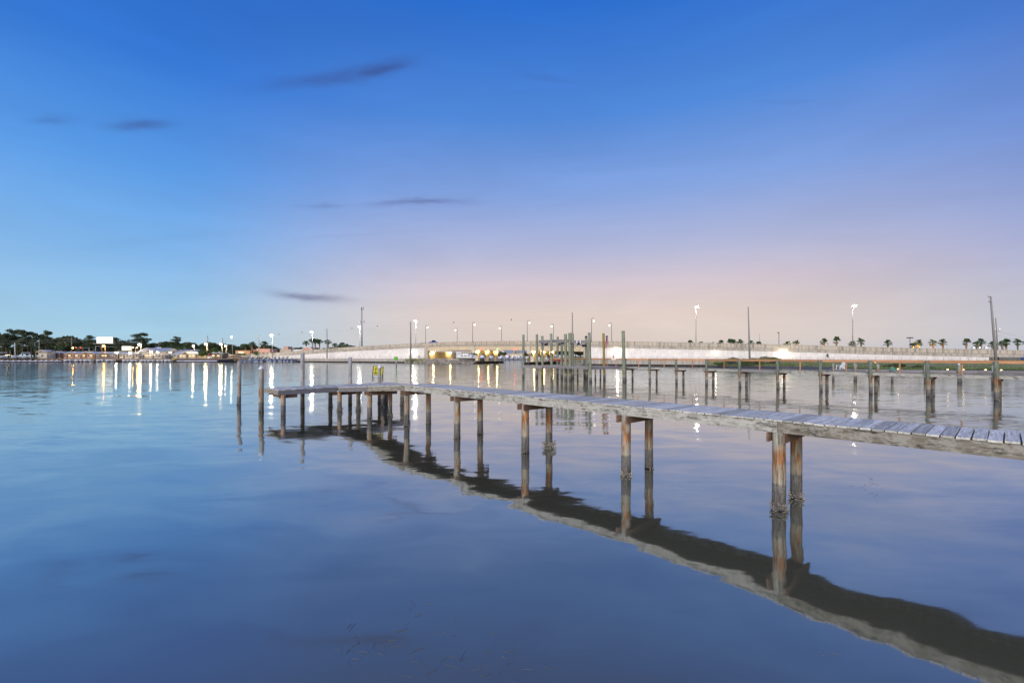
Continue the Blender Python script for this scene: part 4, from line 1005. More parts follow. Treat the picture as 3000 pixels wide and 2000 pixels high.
# channel marker
z = 137; x = PX(1161, z); cm = thing('channel_marker', 'green square channel marker on a striped piling in the water', 'marker', (x, z, 0))
mb = MB(); mb.tube([(x, z, -1), (x, z, HY(1045, z))], .16, 10); mb.obj('piling', MAT['pile_green'], cm, org=(x, z, 0))
mb = MB(); mb.box((x, z - .22, HY(1049.7, z)), (1.12, .04, .98)); mb.obj('sign_panel', MAT['sign_green'], cm, org=(x, z - .22, 2.5))
mb = MB()
for sx1 in (-1, 1): mb.box((x + sx1 * .54, z - .245, HY(1049.7, z)), (.07, .012, .98)); mb.box((x, z - .245, HY(1049.7, z) + sx1 * .46), (1.0, .012, .07))
mb.obj('sign_border', MAT['sign_dkgreen'], cm, org=(x, z, 2.5))
o = mobj('lettering', text_mesh('5', .8, 'sign_dkgreen', .004), cm); o.location = (0, -.25, HY(1049.7, z)); o.rotation_euler = (rad(90), 0, 0)
for yy in (1057, 1061): mb = MB(); mb.tube([(x, z, HY(yy + .8, z)), (x, z, HY(yy - .8, z))], .175, 10); mb.obj('white_band', MAT['white_paint'], cm, org=(x, z, HY(yy, z)))
# small yellow navigation daymark and gauge
z = 190; x = PX(1543, z); gp = thing('tide_gauge', 'white gauge box on a banded white pile beside the right pier', 'gauge', (x, z, 0))
mb = MB(); mb.tube([(x, z, -1), (x, z, HY(1050, z))], .22, 10); mb.obj('pile', MAT['white_paint'], gp, org=(x, z, 0))
mb = MB(); mb.box((x, z - .1, HY(1046, z)), (.95, .5, .75)); mb.obj('box', MAT['white_paint'], gp, org=(x, z, 2.8))
for k in range(3): mb = MB(); mb.box((x, z - .24, HY(1051 + k * 4, z)), (.3, .06, .2)); mb.obj('dark_mark', MAT['sign_black'], gp, org=(x, z, 2))
z = 240; x = PX(508, z); ym = thing('marker_piling', 'dark marker piling with yellow boards in front of the pontoon boats', 'marker', (x, z, 0))
mb = MB(); mb.tube([(x, z, -1), (x, z, 2.6)], .16, 8); mb.obj('piling', MAT['bark'], ym, org=(x, z, 0))
for dx, w_ in ((-.45, .18), (.45, .18)): mb = MB(); mb.box((x + dx, z - .1, 1.9), (w_, .1, 1.6)); mb.obj('board', MAT['sign_yellow'], ym, org=(x, z, 1.9))
mb = MB(); mb.box((x, z - .16, 1.7), (1.1, .08, .2)); mb.obj('board', MAT['sign_yellow'], ym, org=(x, z, 1.7))

# ------------------------------------------------------------------ vegetation
def leafcloud(mb, c, rx, ry, rz, n_, s0, s1, mi=0):
    for _ in range(n_):
        while True:
            a, b_, c1 = R.uniform(-1, 1), R.uniform(-1, 1), R.uniform(-1, 1)
            q = a * a + b_ * b_ + c1 * c1
            if q < 1 and (q > .25 or R.random() < .3): break
        p_ = Vector((c[0] + a * rx, c[1] + b_ * ry, c[2] + c1 * rz)); s_ = R.uniform(s0, s1)
        u_ = Vector((R.uniform(-1, 1), R.uniform(-1, 1), R.uniform(-.5, .5))).normalized(); w_ = u_.cross(Vector((R.uniform(-1, 1), R.uniform(-1, 1), R.uniform(-1, 1)))).normalized()
        mb.add([p_ - u_ * s_, p_ + w_ * s_ * .6, p_ + u_ * s_, p_ - w_ * s_ * .6], [(0, 1, 2, 3)], mi)
def pine_mesh(H_):
    tb = MB(); lx = R.uniform(-1, 1); pts = [(lx * k * k, 0, H_ * .93 * k) for k in (0, .3, .6, .85, 1)]; tb.tube(pts, [.34, .27, .2, .12, .05], 7)
    cb = MB()
    for i in range(R.randint(11, 15)):
        k = R.uniform(.52, 1.0); zc = H_ * k; rr = (1.25 - k) * H_ * .30 * R.uniform(.3, 1.0); a = R.uniform(0, 6.28)
        cx, cy = lx * k * k + rr * math.cos(a), rr * math.sin(a); sc = R.uniform(.75, 1.3) * H_ / 17
        tb.tube([(lx * k * k, 0, zc - 1.0), (cx, cy, zc - .2)], [.08, .03], 5)
        leafcloud(cb, (cx, cy, zc), 1.7 * sc, 1.7 * sc, .8 * sc, int(150 * sc), .16, .42)
    leafcloud(cb, (lx, 0, H_ * .98), 1.6, 1.6, 1.0, 150, .16, .42)
    return tb.mesh('trunk', MAT['bark']), cb.mesh('crown', MAT['pine_leaf'])
def oak_mesh(H_, Wd, leaf='oak_leaf'):
    tb = MB(); tb.tube([(0, 0, 0), (.1, 0, H_ * .35), (.1, .1, H_ * .7)], [.4, .3, .12], 7); cb = MB()
    for i in range(14):
        a = R.uniform(0, 6.28); r_ = R.uniform(.1, 1) * Wd * .36; zc = H_ * R.uniform(.34, .86) - r_ * .15; cx, cy = r_ * math.cos(a), r_ * math.sin(a)
        tb.tube([(.05, 0, H_ * .3), (cx * .8, cy * .8, zc - .3)], [.12, .04], 5)
        leafcloud(cb, (cx, cy, zc), Wd * .22, Wd * .22, H_ * .16, 240, .2, .5)
    return tb.mesh('trunk', MAT['bark']), cb.mesh('crown', MAT[leaf])
def palm_mesh(H_, dry=False, fr=1.45, nf=30):
    tb = MB(); lx = R.uniform(-.3, .3); pts = [(lx * k * k, 0, H_ * k) for k in (0, .25, .5, .75, .9, 1)]
    tb.tube(pts, [.20, .17, .17, .22, .30, .16], 9, wob=.12)
    cb = MB(); top = Vector((lx, 0, H_))
    for i in range(nf):
        az = R.uniform(0, 6.28); el = R.choice([R.uniform(.1, 1.35), R.uniform(-.6, .5)]); L_ = fr * R.uniform(.75, 1.1)
        dr = Vector((math.cos(az) * math.cos(el), math.sin(az) * math.cos(el), math.sin(el)))
        hub = top + dr * L_ * .42; sd_ = dr.cross(Vector((0, 0, 1))).normalized(); up = sd_.cross(dr)
        cb.beam(top, hub, .035, .03)
        for j in range(-4, 5):
            a = j * .27; ld = (dr * math.cos(a) + sd_ * math.sin(a)).normalized(); tip = hub + ld * L_ * .62 * (1 - .03 * abs(j)) - Vector((0, 0, .16 * L_)); mdp = hub + ld * L_ * .36 + up * .03
            w_ = .055 * L_; cw = ld.cross(up).normalized() * w_
            cb.add([hub, mdp - cw, tip, mdp + cw], [(0, 1, 2, 3)])
    for i in range(9 if not dry else 22):
        az = R.uniform(0, 6.28); dr = Vector((math.cos(az) * .45, math.sin(az) * .45, -R.uniform(.5, 1.1))); p_ = top + Vector((0, 0, -.1)); cb.add([p_, p_ + dr * .5 + Vector((.1, .05, 0)), p_ + dr, p_ + dr * .5 - Vector((.1, .05, 0))], [(0, 1, 2, 3)], 1)
    return tb.mesh('trunk', MAT['palm_bark']), cb.mesh('crown', [MAT['palm_leaf'], MAT['dry_palm']])
PINES = [pine_mesh(h_) for h_ in (17, 18, 16, 17)]; OAKS = [oak_mesh(9, 11), oak_mesh(8, 10), oak_mesh(10, 12), oak_mesh(9, 9)]
PALMS = [palm_mesh(5) for _ in range(4)]; PALMD = [palm_mesh(8, True, 1.7, 34) for _ in range(2)]
def tree(kind, meshes, x, y, z, sc, label, cat, grp, name=None, sxy=None):
    o = thing(name or kind, label, cat, (x, y, z), grp); a, b_ = meshes; mobj('trunk', a, o); mobj('crown', b_, o)
    sxy = sxy or sc; o.scale = (sxy, sxy, sc); o.rotation_euler = (0, 0, R.uniform(0, 6.28)); return o
pinel = [(-12, 975), (6, 982), (18, 978), (30, 966), (42, 970), (53, 967), (66, 969), (82, 975), (92, 974), (104, 977), (120, 982), (134, 970), (144, 974), (3, 1000), (24, 998), (50, 1000)]
for i, (px, yt) in enumerate(pinel):
    z = R.uniform(292, 315); hh = HY(yt, z) - G; me = PINES[i % 4]; H0 = (17, 18, 16, 17)[i % 4]
    tree('pine_tree', me, PX(px, z), z, G, hh / H0 * 1.0, '%s pine of the tall grove at far left' % ORD[i], 'tree', 'tall pines at the far left', sxy=hh / H0 * .95)
for i, (px, yt) in enumerate(((417, 977), (402, 983), (426, 996), (514, 987), (523, 995), (262, 987), (337, 987))):
    z = 335; hh = HY(yt, z) - G; tree('pine_tree', PINES[i % 4], PX(px, z), z, G, hh / 17, 'flat-topped pine standing out of the treeline, %s from the left' % ORD[[2 + 0, 1, 3, 4, 5, 0, 1][i]] if i not in (5, 6) else ['pine just left of the big lit billboard', 'pine just right of the big lit billboard'][i - 5], 'tree', 'pines standing out of the treeline', sxy=hh / 17 * 1.25)
oaks = []; cnt = {}
tops = [(-30, 1012), (0, 1014), (25, 1010), (52, 1006), (78, 1009), (100, 1008), (125, 1006), (150, 990), (164, 984), (178, 980), (192, 982), (206, 979), (222, 988), (236, 991), (250, 994), (264, 991), (280, 993), (330, 991), (345, 994), (357, 993), (372, 1000), (390, 998), (405, 995), (425, 1002), (440, 1001), (455, 1003),
        (468, 1000), (482, 998), (496, 997), (510, 999), (524, 1000), (540, 1002), (552, 1001), (565, 998), (580, 1003), (596, 1003), (612, 1001), (625, 998), (640, 1002), (652, 1003), (666, 1008), (684, 1005), (698, 1006), (712, 1004), (726, 1005), (742, 1006), (758, 1008), (775, 1006), (790, 1009), (806, 1011), (822, 1014),
        (842, 1013), (866, 1016), (880, 1014), (900, 1016), (930, 1016), (955, 1017), (968, 1013), (985, 1008), (1000, 1008), (1018, 1009), (1035, 1008), (1048, 1012), (1075, 1011), (1090, 1011), (1145, 1009), (1162, 1007)]
for i, (px, yt) in enumerate(tops):
    z = R.uniform(345, 385) if px > 140 else R.uniform(320, 340); hh = HY(yt, z) - G; mi = i % 4; H0 = (9, 8, 10, 9)[mi]
    where = 'far left part' if px < 220 else 'billboard stretch' if px < 380 else 'marina store stretch' if px < 600 else 'thatched hut stretch' if px < 800 else 'left ramp stretch'
    tree('broadleaf_tree', OAKS[mi], PX(px, z), z, G, hh / (H0 * 1.02), 'broadleaf tree, %s in the %s of the treeline' % (ORD[cnt.setdefault(where, 0)], where), 'tree', 'broadleaf trees of the left treeline', sxy=max(.75, hh / H0) * .9); cnt[where] += 1
for i, (px, yt) in enumerate([(490, 1014), (500, 1012), (512, 1016), (525, 1012), (543, 1010), (575, 1017), (350, 1013), (30, 1021), (105, 1018), (180, 1013), (232, 1016), (243, 1012), (275, 1015), (720, 1008), (738, 1001), (774, 1001), (731, 1022)]):
    z = R.uniform(283, 300); hh = HY(yt, z) - G; k = i % 4
    tree('cabbage_palm', PALMS[k], PX(px, z), z, G, hh / 6.0, '%s green palm from the left along the left shore' % ORD[i], 'palm tree', 'green palms behind the left shore', sxy=hh / 6.0 * (1.35 if px != 738 else 1.2))
for i, (px, yt) in enumerate([(896, 998), (915, 991), (924, 992), (937, 994), (962, 995), (980, 1005), (992, 1008), (1004, 1003), (1015, 1007)]):
    z = 300; hh = HY(yt, z) - G; tree('fan_palm', PALMD[i % 2], PX(px, z), z, G, hh / 9.2, '%s shaggy fan palm from the left behind the left ramp' % ORD[i], 'palm tree', 'shaggy fan palms behind the left ramp', sxy=hh / 9.2 * 1.35)
rp = [(2022, 995, 0), (2053, 999, 0), (2084, 1000, 0), (2111, 995, 0), (2138, 991, 0), (2150, 992, 0), (2170, 992, 0), (2200, 996, 0), (2224, 999, 0), (2307, 998, 1), (2331, 994, 1), (2414, 990, 2), (2450, 984, 0), (2497, 997, 0), (2523, 988, 0), (2601, 994, 0),
      (2677, 1003, 1), (2691, 993, 1), (2734, 992, 2), (2763, 992, 0), (2830, 990, 0), (2874, 990, 0), (2861, 996, 0), (2907, 998, 0), (2948, 991, 0), (2936, 996, 0), (2982, 990, 0), (3010, 992, 0)]
for i, (px, yt, am) in enumerate(rp):
    z = R.uniform(176, 182) if px < 2250 else 175; hh = HY(yt, z) - G
    tree('cabbage_palm', PALMS[i % 4], PX(px, z), z, G, hh / 6.25, '%s palm from the left behind the right ramp%s' % (ORD[i], ', lit amber' if am else ''), 'palm tree', 'palms behind the right ramp', sxy=1.15)
    if am:  # unseen lamp and post added here to turn this palm amber
        xx = PX(px + (2 if am == 1 else -10), z - 2); zz_ = 5.9
        o = thing('hidden_amber_lamp', 'added unseen amber lamp behind the ramp wall at the foot of the %s palm from the left' % ORD[i], 'street lamp', (xx, z - 3, G)); mb = MB(); mb.tube([(xx, z - 3, G), (xx, z - 3, zz_)], .06, 6); mb.obj('post', MAT['galv'], o, org=(xx, z - 3, G)); lamp_ball((xx, z - 3, zz_ + .1), .11 if am == 1 else .07, 'lamp_amber_helper', o)
# bushes
def bush(name, label, c, rx, ry, rz, n_, leaf, cat='bush', s0=.1, s1=.28):
    o = thing(name, label, cat, (c[0], c[1], c[2] - rz)); mb = MB()
    for k in range(max(3, int(rx * 1.3))): leafcloud(mb, (c[0] + R.uniform(-.8, .8) * rx, c[1] + R.uniform(-.5, .5) * ry, c[2] + R.uniform(-.45, .25) * rz), min(rx, 1.6), min(ry, 1.5), rz * .62, n_, s0, s1)
    mb.obj('foliage', MAT[leaf], o, org=c)
    mb = MB(); [mb.tube([(c[0] + R.uniform(-.3, .3) * rx, c[1], c[2] - rz), (c[0] + R.uniform(-.6, .6) * rx, c[1], c[2])], [.05, .02], 5) for _ in range(4)]; mb.obj('stems', MAT['bark'], o, org=c)
for i, (px0, px1, y0, y1, z) in enumerate([(2122, 2165, 1044, 1064, 134), (2160, 2200, 1047, 1066, 132), (2196, 2235, 1043, 1064, 134), (2230, 2270, 1042, 1062, 134), (2258, 2284, 1045, 1062, 133), (2090, 2122, 1057, 1072, 131)]):
    x0, x1 = PX(px0, z), PX(px1, z); h0, h1 = max(.3, HY(y1, z)), HY(y0, z)
    bush('bush', '%s leafy green bush from the left beside the bare pole on the mud flat' % ORD[i], ((x0 + x1) / 2, z, (h0 + h1) / 2), (x1 - x0) / 2, 1.8, (h1 - h0) / 2, 220, 'shrub_leaf')
for i, (px0, px1, y0, y1, z) in enumerate([(2598, 2655, 1063, 1082, 108), (2678, 2722, 1067, 1084, 104), (2940, 2990, 1078, 1090, 100)]):
    x0, x1 = PX(px0, z), PX(px1, z); h0, h1 = HY(y1, z), HY(y0, z)
    bush('bush', ['dark round shrub left on the marsh bank behind the hose', 'dark shrub in the middle of the marsh bank', 'low green shrub at the right end of the marsh bank'][i], ((x0 + x1) / 2, z, (h0 + h1) / 2), (x1 - x0) / 2, 1.8, (h1 - h0) / 2, 300, 'oak_leaf')
for i, (px0, px1, y0, y1) in enumerate([(575, 610, 1021, 1046), (600, 640, 1017, 1042), (628, 650, 1020, 1045), (744, 756, 1024, 1040), (685, 715, 1034, 1040)]):
    z = 266; x0, x1 = PX(px0, z), PX(px1, z); bush('bush', '%s lamp-lit bush from the left behind the left shore boats' % ORD[i], ((x0 + x1) / 2, z, (HY(y0, z) + HY(y1, z)) / 2), (x1 - x0) / 2, 2.2, (HY(y0, z) - HY(y1, z)) / 2, 420, 'shrub_leaf', s0=.15, s1=.4)
z = 155; bush('vine', 'small green vine hanging on the white right wall', (PX(2427, 143.5), 143.6, HY(1040, 144)), .35, .15, .9, 90, 'shrub_leaf', 'plant', .05, .14)

# ------------------------------------------------------------------ buildings on the left shore
def gable_house(px0, px1, z, ye, yr, depth, wall, label, roof='metal_roof', nwin=3, over=.5, name='building', dormers=(), glow=True, cat='building'):
    x0, x1 = PX(px0, z), PX(px1, z); he, hr = HY(ye, z), HY(yr, z); o = thing(name, label, cat, ((x0 + x1) / 2, z, G)); cx = (x0 + x1) / 2
    mb = MB(); mb.box((cx, z + depth / 2, (G + he) / 2), (x1 - x0, depth, he - G)); mb.obj('wall', MAT[wall], o, org=(cx, z, G))
    mb = MB(); mb.xprism([(z - over, he - .1), (z - over, he + .12), (z + depth / 2, hr), (z + depth + over, he + .12), (z + depth + over, he - .1)], x0 - over, x1 + over); mb.obj('roof', MAT[roof], o, org=(cx, z, he))
    for (dx, w_, yy) in dormers:
        xx = PX(dx, z); ww = w_ * z / F / 2; hh = HY(yy, z); mb = MB(); mb.yprism([(xx - ww, he), (xx + ww, he), (xx, hh)], z - over - .6, z + depth / 2); mb.obj('dormer', MAT['cream_paint'], o, org=(xx, z, he))
        mb = MB(); mb.yprism([(xx - ww * .75, he + .1), (xx + ww * .75, he + .1), (xx, he + (hh - he) * .72)], z - over - .64, z - over - .6 - .004); mb.obj('gable_panel', MAT['brown_wall'], o, org=(xx, z, he))
    n_ = nwin
    for i in range(n_):
        xx = x0 + (x1 - x0) * (i + .5) / n_; hh = min(1.5, he - G - 1.0)
        if i % 3 == 1: mb = MB(); mb.box((xx, z - .04, G + 1.05), (.95, .08, 2.1)); mb.obj('door', MAT['brown_wall'], o, org=(xx, z, G))
        else:
            mb = MB(); mb.box((xx, z - .03, G + 1.55), (1.3, .06, 1.1)); w_ = mb.obj('window', MAT['white_paint'], o, org=(xx, z, G))
            mb = MB(); mb.box((xx, z - .066, G + 1.55), (1.1, .012, .9)); mb.obj('pane', MAT['window_glow'] if (glow and R.random() < .55) else MAT['dark_glass'], w_, org=(xx, z, G))
    return o
gable_house(112, 137, 258, 1031, 1025, 5, 'cream_paint', 'small cream hut with a gabled roof behind the lifted boats', nwin=1, glow=False, dormers=((124.5, 26, 1024.5),), cat='hut')
gable_house(145, 175, 264, 1035, 1029, 8, 'orange_wall', 'motel wing with one gabled entrance right of the cream hut', nwin=4, dormers=((159, 20, 1028),), cat='motel')
gable_house(187, 241, 264, 1035, 1029, 8, 'orange_wall', 'long motel wing with a grey metal roof, left of the traffic lights', nwin=8, dormers=((206, 12, 1030),), cat='motel')
gable_house(241.5, 278, 264.2, 1035, 1029.5, 8, 'orange_wall', 'motel wing with a wide gable under the traffic lights', nwin=5, dormers=((255, 22, 1028.5),), cat='motel')
gable_house(281, 346, 264, 1035.5, 1030, 8, 'brown_wall', 'motel wing with a small gable under the orange lamp', nwin=8, dormers=((304, 14, 1030),), cat='motel')
gable_house(350, 405, 264, 1037, 1031, 8, 'tan_stucco', 'low shop behind the pontoon boats under the second lit sign', nwin=6)
gable_house(406, 482, 266, 1030, 1018.5, 12, 'tan_stucco', 'wide marina store with a blue grey roof behind the umbrellas', nwin=8, dormers=((440, 26, 1023),), cat='store')
gable_house(508, 580, 268, 1037, 1029.5, 9, 'tan_stucco', 'low tan motel with a central gable behind the small blue craft', nwin=8, dormers=((545, 24, 1029.5),), cat='motel')
gable_house(518, 568, 282, 1028.5, 1023.5, 8, 'tan_stucco', 'upper floor block with a pale roof behind the tan motel', nwin=6)
gable_house(622, 650, 264, 1034, 1033, 6, 'brown_wall', 'brown shed with white umbrellas on its roof terrace', nwin=4, cat='shed')
def flat_building(px0, px1, z, yt, depth, wall, label, nwin=4, dark=False, yb=None, cat='building'):
    x0, x1 = PX(px0, z), PX(px1, z); h_ = HY(yt, z); cx = (x0 + x1) / 2; o = thing('building', label, cat, (cx, z, G))
    mb = MB(); mb.box((cx, z + depth / 2, (G + h_) / 2), (x1 - x0, depth, h_ - G)); mb.obj('wall', MAT[wall], o, org=(cx, z, G))
    mb = MB(); mb.box((cx, z + depth / 2, h_ + .1), (x1 - x0 + .3, depth + .3, .2)); mb.obj('parapet', MAT[wall], o, org=(cx, z, h_))
    for i in range(nwin):
        xx = x0 + (x1 - x0) * (i + .5) / nwin; mb = MB(); mb.box((xx, z - .04, h_ - (h_ - G) * .55), ((x1 - x0) / nwin * .6, .08, (h_ - G) * .35)); mb.obj('window', MAT['dark_glass'], o, org=(xx, z, h_))
    return o
flat_building(690, 733, 285, 1027, 8, 'orange_wall', 'low orange restaurant with a lit white name sign', 3)
flat_building(734, 755, 288, 1024, 8, 'pink_stucco', 'left wing of the salmon pink building', 2)
flat_building(752, 791, 283, 1022, 9, 'pink_stucco', 'main salmon pink block behind the slide boats', 3)
flat_building(820, 852, 290, 1023.5, 9, 'tan_stucco', 'long low cream building with a dark strip left of the palms', 1)
flat_building(831, 844, 300, 1016, 6, 'pink_stucco', 'small pink square tower above the cream building', 2, cat='tower')
flat_building(848, 885, 292, 1024, 9, 'white_paint', 'low white building left of the curved white roof', 3)
z = 290; xx = PX(900, z); o = thing('arched_building', 'small building with a curved pink fronted white roof', 'building', (xx, z, G))
pr = [(xx - 3.2 + 6.4 * k / 10, HY(1024, z) + 1.7 * math.sin(math.pi * k / 10)) for k in range(11)] + [(xx + 3.2, G), (xx - 3.2, G)]
mb = MB(); mb.yprism(pr[::-1], z, z + 8); mb.obj('wall', MAT['pink_stucco'], o, org=(xx, z, G))
mb = MB(); [mb.beam((xx - 3.3 + 6.6 * k / 10, z - .1, HY(1024, z) + 1.8 * math.sin(math.pi * k / 10)), (xx - 3.3 + 6.6 * (k + 1) / 10, z - .1, HY(1024, z) + 1.8 * math.sin(math.pi * (k + 1) / 10)), .5, .4) for k in range(10)]; mb.obj('roof_arch', MAT['white_paint'], o, org=(xx, z, G))
# restaurant sign letters as lit white blocks
o = thing('lit_sign', 'glowing white name sign on the orange restaurant', 'sign', (PX(705, 284.5), 284.5, HY(1033, 284)))
for i in range(7): mb = MB(); mb.box((PX(699 + i * 2.3, 284.6), 284.6, HY(1032.5 - (.8 if i in (0, 3) else 0), 284.6)), (.36, .1, .9)); mb.obj('letter_block', MAT['sign_lit'], o, org=(PX(699 + i * 2.3, 284.6), 284.6, 5))
# billboards
def billboard(px0, px1, y0, y1, z, label, face, ppx, zb=G, side_=0):
    x0, x1 = PX(px0, z), PX(px1, z); h1, h0 = HY(y0, z), HY(y1, z); cx = (x0 + x1) / 2; o = thing('billboard', label, 'billboard', (cx, z, zb))
    mb = MB(); mb.box((cx, z - .26, (h0 + h1) / 2), (x1 - x0 - .3, .06, h1 - h0 - .3)); mb.obj('face', MAT[face], o, org=(cx, z, h0))
    mb = MB(); mb.box((cx, z, (h0 + h1) / 2), (x1 - x0, .4, h1 - h0)); mb.obj('frame', MAT['brown_wall'], o, org=(cx, z, h0))
    mb = MB(); mb.tube([(PX(ppx, z), z + .3, zb), (PX(ppx, z), z + .3, h0 + .5)], .42, 10); mb.obj('column', MAT['bark'], o, org=(cx, z, zb))
    mb = MB(); mb.box((cx, z - 1.0, h0 - .2), (x1 - x0 + 3, .9, .12)); mb.obj('catwalk', MAT['white_paint'], o, org=(cx, z, h0))
    return o
billboard(284, 332, 987, 1005.5, 285, 'big brightly lit white billboard above the treeline at left', 'billboard_face', 297)
bbo = [o_ for o_ in bpy.data.objects if o_.name.startswith('billboard') and o_.parent is None][0]
z = 286; mb = MB(); mb.box((PX(281, z), z + 1.5, HY(996, z)), (1.2, .3, 3.9), .7); mb.obj('rear_panel', MAT['brown_wall'], bbo, org=(PX(281, z), z, 12))
billboard(357, 387, 1013, 1026.5, 280, 'smaller lit cream billboard right of the round tree', 'sign_lit', 365)
z = 272; o = thing('lit_sign', 'small blue and white glowing oval sign above the store roof', 'sign', (PX(463, z), z, HY(1020, z)))
mb = MB(); mb.ball((PX(465, z), z, HY(1019, z)), 1.1, 12, sc=(1.3, .2, .7)); mb.obj('face', MAT['canvas_white'], o, org=(PX(465, z), z, 7)); mb = MB(); mb.box((PX(463, z), z - .2, HY(1016.5, z)), (3.0, .2, .5)); mb.obj('blue_strip', MAT['canvas_blue'], o, org=(PX(463, z), z, 7))
# traffic signal mast arms
for i, (pp, y0, yt, e, lights, lb) in enumerate([(261, 1040, 1019, 208, ((215, 'lamp_orange'), (225, 'tail_red'), (238, 'tail_red')), 'traffic signal mast with a long arm left of the billboard column'), (280, 1040, 1014, 343, ((337, 'galv'),), 'grey traffic signal mast with its arm reaching right below the billboard')]):
    z = 272; o = thing('traffic_mast', lb, 'traffic signal', (PX(pp, z), z, G)); mb = MB(); mb.tube([(PX(pp, z), z, G), (PX(pp, z), z, HY(yt - 1, z))], [.26, .18], 8); mb.obj('post', MAT['galv'], o, org=(PX(pp, z), z, G))
    mb = MB(); mb.tube([(PX(pp, z), z, HY(yt, z)), (PX(e, z), z, HY(yt - 2 if e < pp else yt + 2, z))], [.14, .08], 6); mb.obj('arm', MAT['galv'], o, org=(PX(pp, z), z, 8))
    for lp, lm in lights:
        mb = MB(); mb.box((PX(lp, z), z - .1, HY(yt - .5, z)), (.42, .35, 1.0)); h_ = mb.obj('signal_head', MAT['canvas_black'], o, org=(PX(lp, z), z, 8))
        if lm != 'galv': mb = MB(); mb.ball((PX(lp, z), z - .3, HY(yt - .5, z)), .17, 8); mb.obj('lens', MAT[lm], h_, org=(PX(lp, z), z, 8))
z = 275; o = thing('signal_pair', 'pair of orange glowing road signals left of the yellow lamp', 'traffic signal', (PX(396, z), z, G)); mb = MB(); mb.tube([(PX(390, z), z, HY(1018, z)), (PX(404, z), z, HY(1018, z))], .07, 6); mb.tube([(PX(397, z), z, G), (PX(397, z), z, HY(1018, z))], .1, 6); mb.obj('arm', MAT['galv'], o, org=(PX(396, z), z, 5))
for px in (390.5, 402): lamp_ball((PX(px, z), z - .2, HY(1018, z)), .16, 'lamp_orange', o, 'lens')
# umbrellas
def umbrella(px, yt, z, w_, mat, label):
    x = PX(px, z); h_ = HY(yt, z); o = thing('market_umbrella', label, 'umbrella', (x, z, G), 'umbrellas on the marina terrace'); mb = MB()
    mb.tube([(x, z, h_ - .55), (x, z, h_)], [w_, .05], 8); mb.obj('canopy', MAT[mat], o, org=(x, z, h_)); mb = MB(); mb.tube([(x, z, G), (x, z, h_ - .1)], .05, 6); mb.obj('pole', MAT['white_paint'], o, org=(x, z, G))
for i, (px, yt, c_) in enumerate([(418, 1037, 'canvas_white'), (432, 1034, 'canvas_tan'), (452, 1038, 'canvas_white'), (478, 1035, 'canvas_white'), (487, 1034, 'canvas_white'), (494, 1036, 'canvas_tan'), (505, 1036.5, 'canvas_white'), (521, 1036, 'canvas_white'), (534, 1037, 'canvas_white'), (626, 1031, 'canvas_white'), (634, 1032, 'canvas_white'), (643, 1030, 'canvas_white'), (650, 1033, 'canvas_white')]):
    umbrella(px, yt, 259 if px < 600 else 262, 1.25, c_, '%s pale umbrella from the left on the marina terrace' % ORD[i])
# thatched hut
z = 256; x = PX(690, z); o = thing('tiki_hut', 'round thatched tiki hut on the dock between the small craft and the slide boats', 'hut', (x, z, G)); mb = MB(); mb.tube([(x, z, HY(1047, z)), (x, z, HY(1042.5, z)), (x, z, HY(1038.5, z))], [4.2, 2.8, .4], 16, wob=.12); mb.obj('roof', MAT['thatch'], o, org=(x, z, 2.4))
for dx in (-3, -1, 1, 3): mb = MB(); mb.tube([(x + dx, z, .8), (x + dx, z, 2.6)], .09, 6); mb.obj('post', MAT['bark'], o, org=(x + dx, z, G))
z = 255; x = PX(613, z); o = thing('red_buoy_sign', 'red topped white kiosk marker on the left shore dock', 'kiosk', (x, z, G)); mb = MB(); mb.tube([(x, z, HY(1043, z)), (x, z, HY(1036, z))], [.65, .3], 10); mb.obj('top', MAT['red_paint'], o, org=(x, z, 3)); mb = MB(); mb.box((x, z, HY(1046, z)), (1.6, 1, 1.1)); mb.obj('base', MAT['white_paint'], o, org=(x, z, 2.4))

# left shore docks
ld = thing('marina_dock', 'long low marina dock running behind the moored boats on the left shore', 'dock', (PX(400, 253), 253, 0))
mb = MB(); mb.box((PX(400, 253), 252.6, .62), (PX(860, 252) - PX(-60, 252), 2.4, .18)); mb.obj('deck', MAT['wet_dark'], ld, org=(PX(400, 253), 253, .5))
i = 0; px = -20
while px < 870:
    z = 251.2; x = PX(px, z); mb = MB(); mb.tube([(x, z, -.8), (x, z, R.uniform(1.6, 3.0))], .13, 7); mb.obj('piling', MAT['pile_old'], ld, org=(x, z, 0)); px += R.choice([9, 13, 17, 21])
mb = MB(); mb.box((PX(400, 254), 253.95, .9), (PX(870, 254) - PX(-60, 254), .3, 2.0)); tag(mb.obj('bulkhead', MAT['brown_wall'], org=(PX(400, 254), 254, 1)), 'brown wooden bulkhead behind the left shore boats', 'wall')

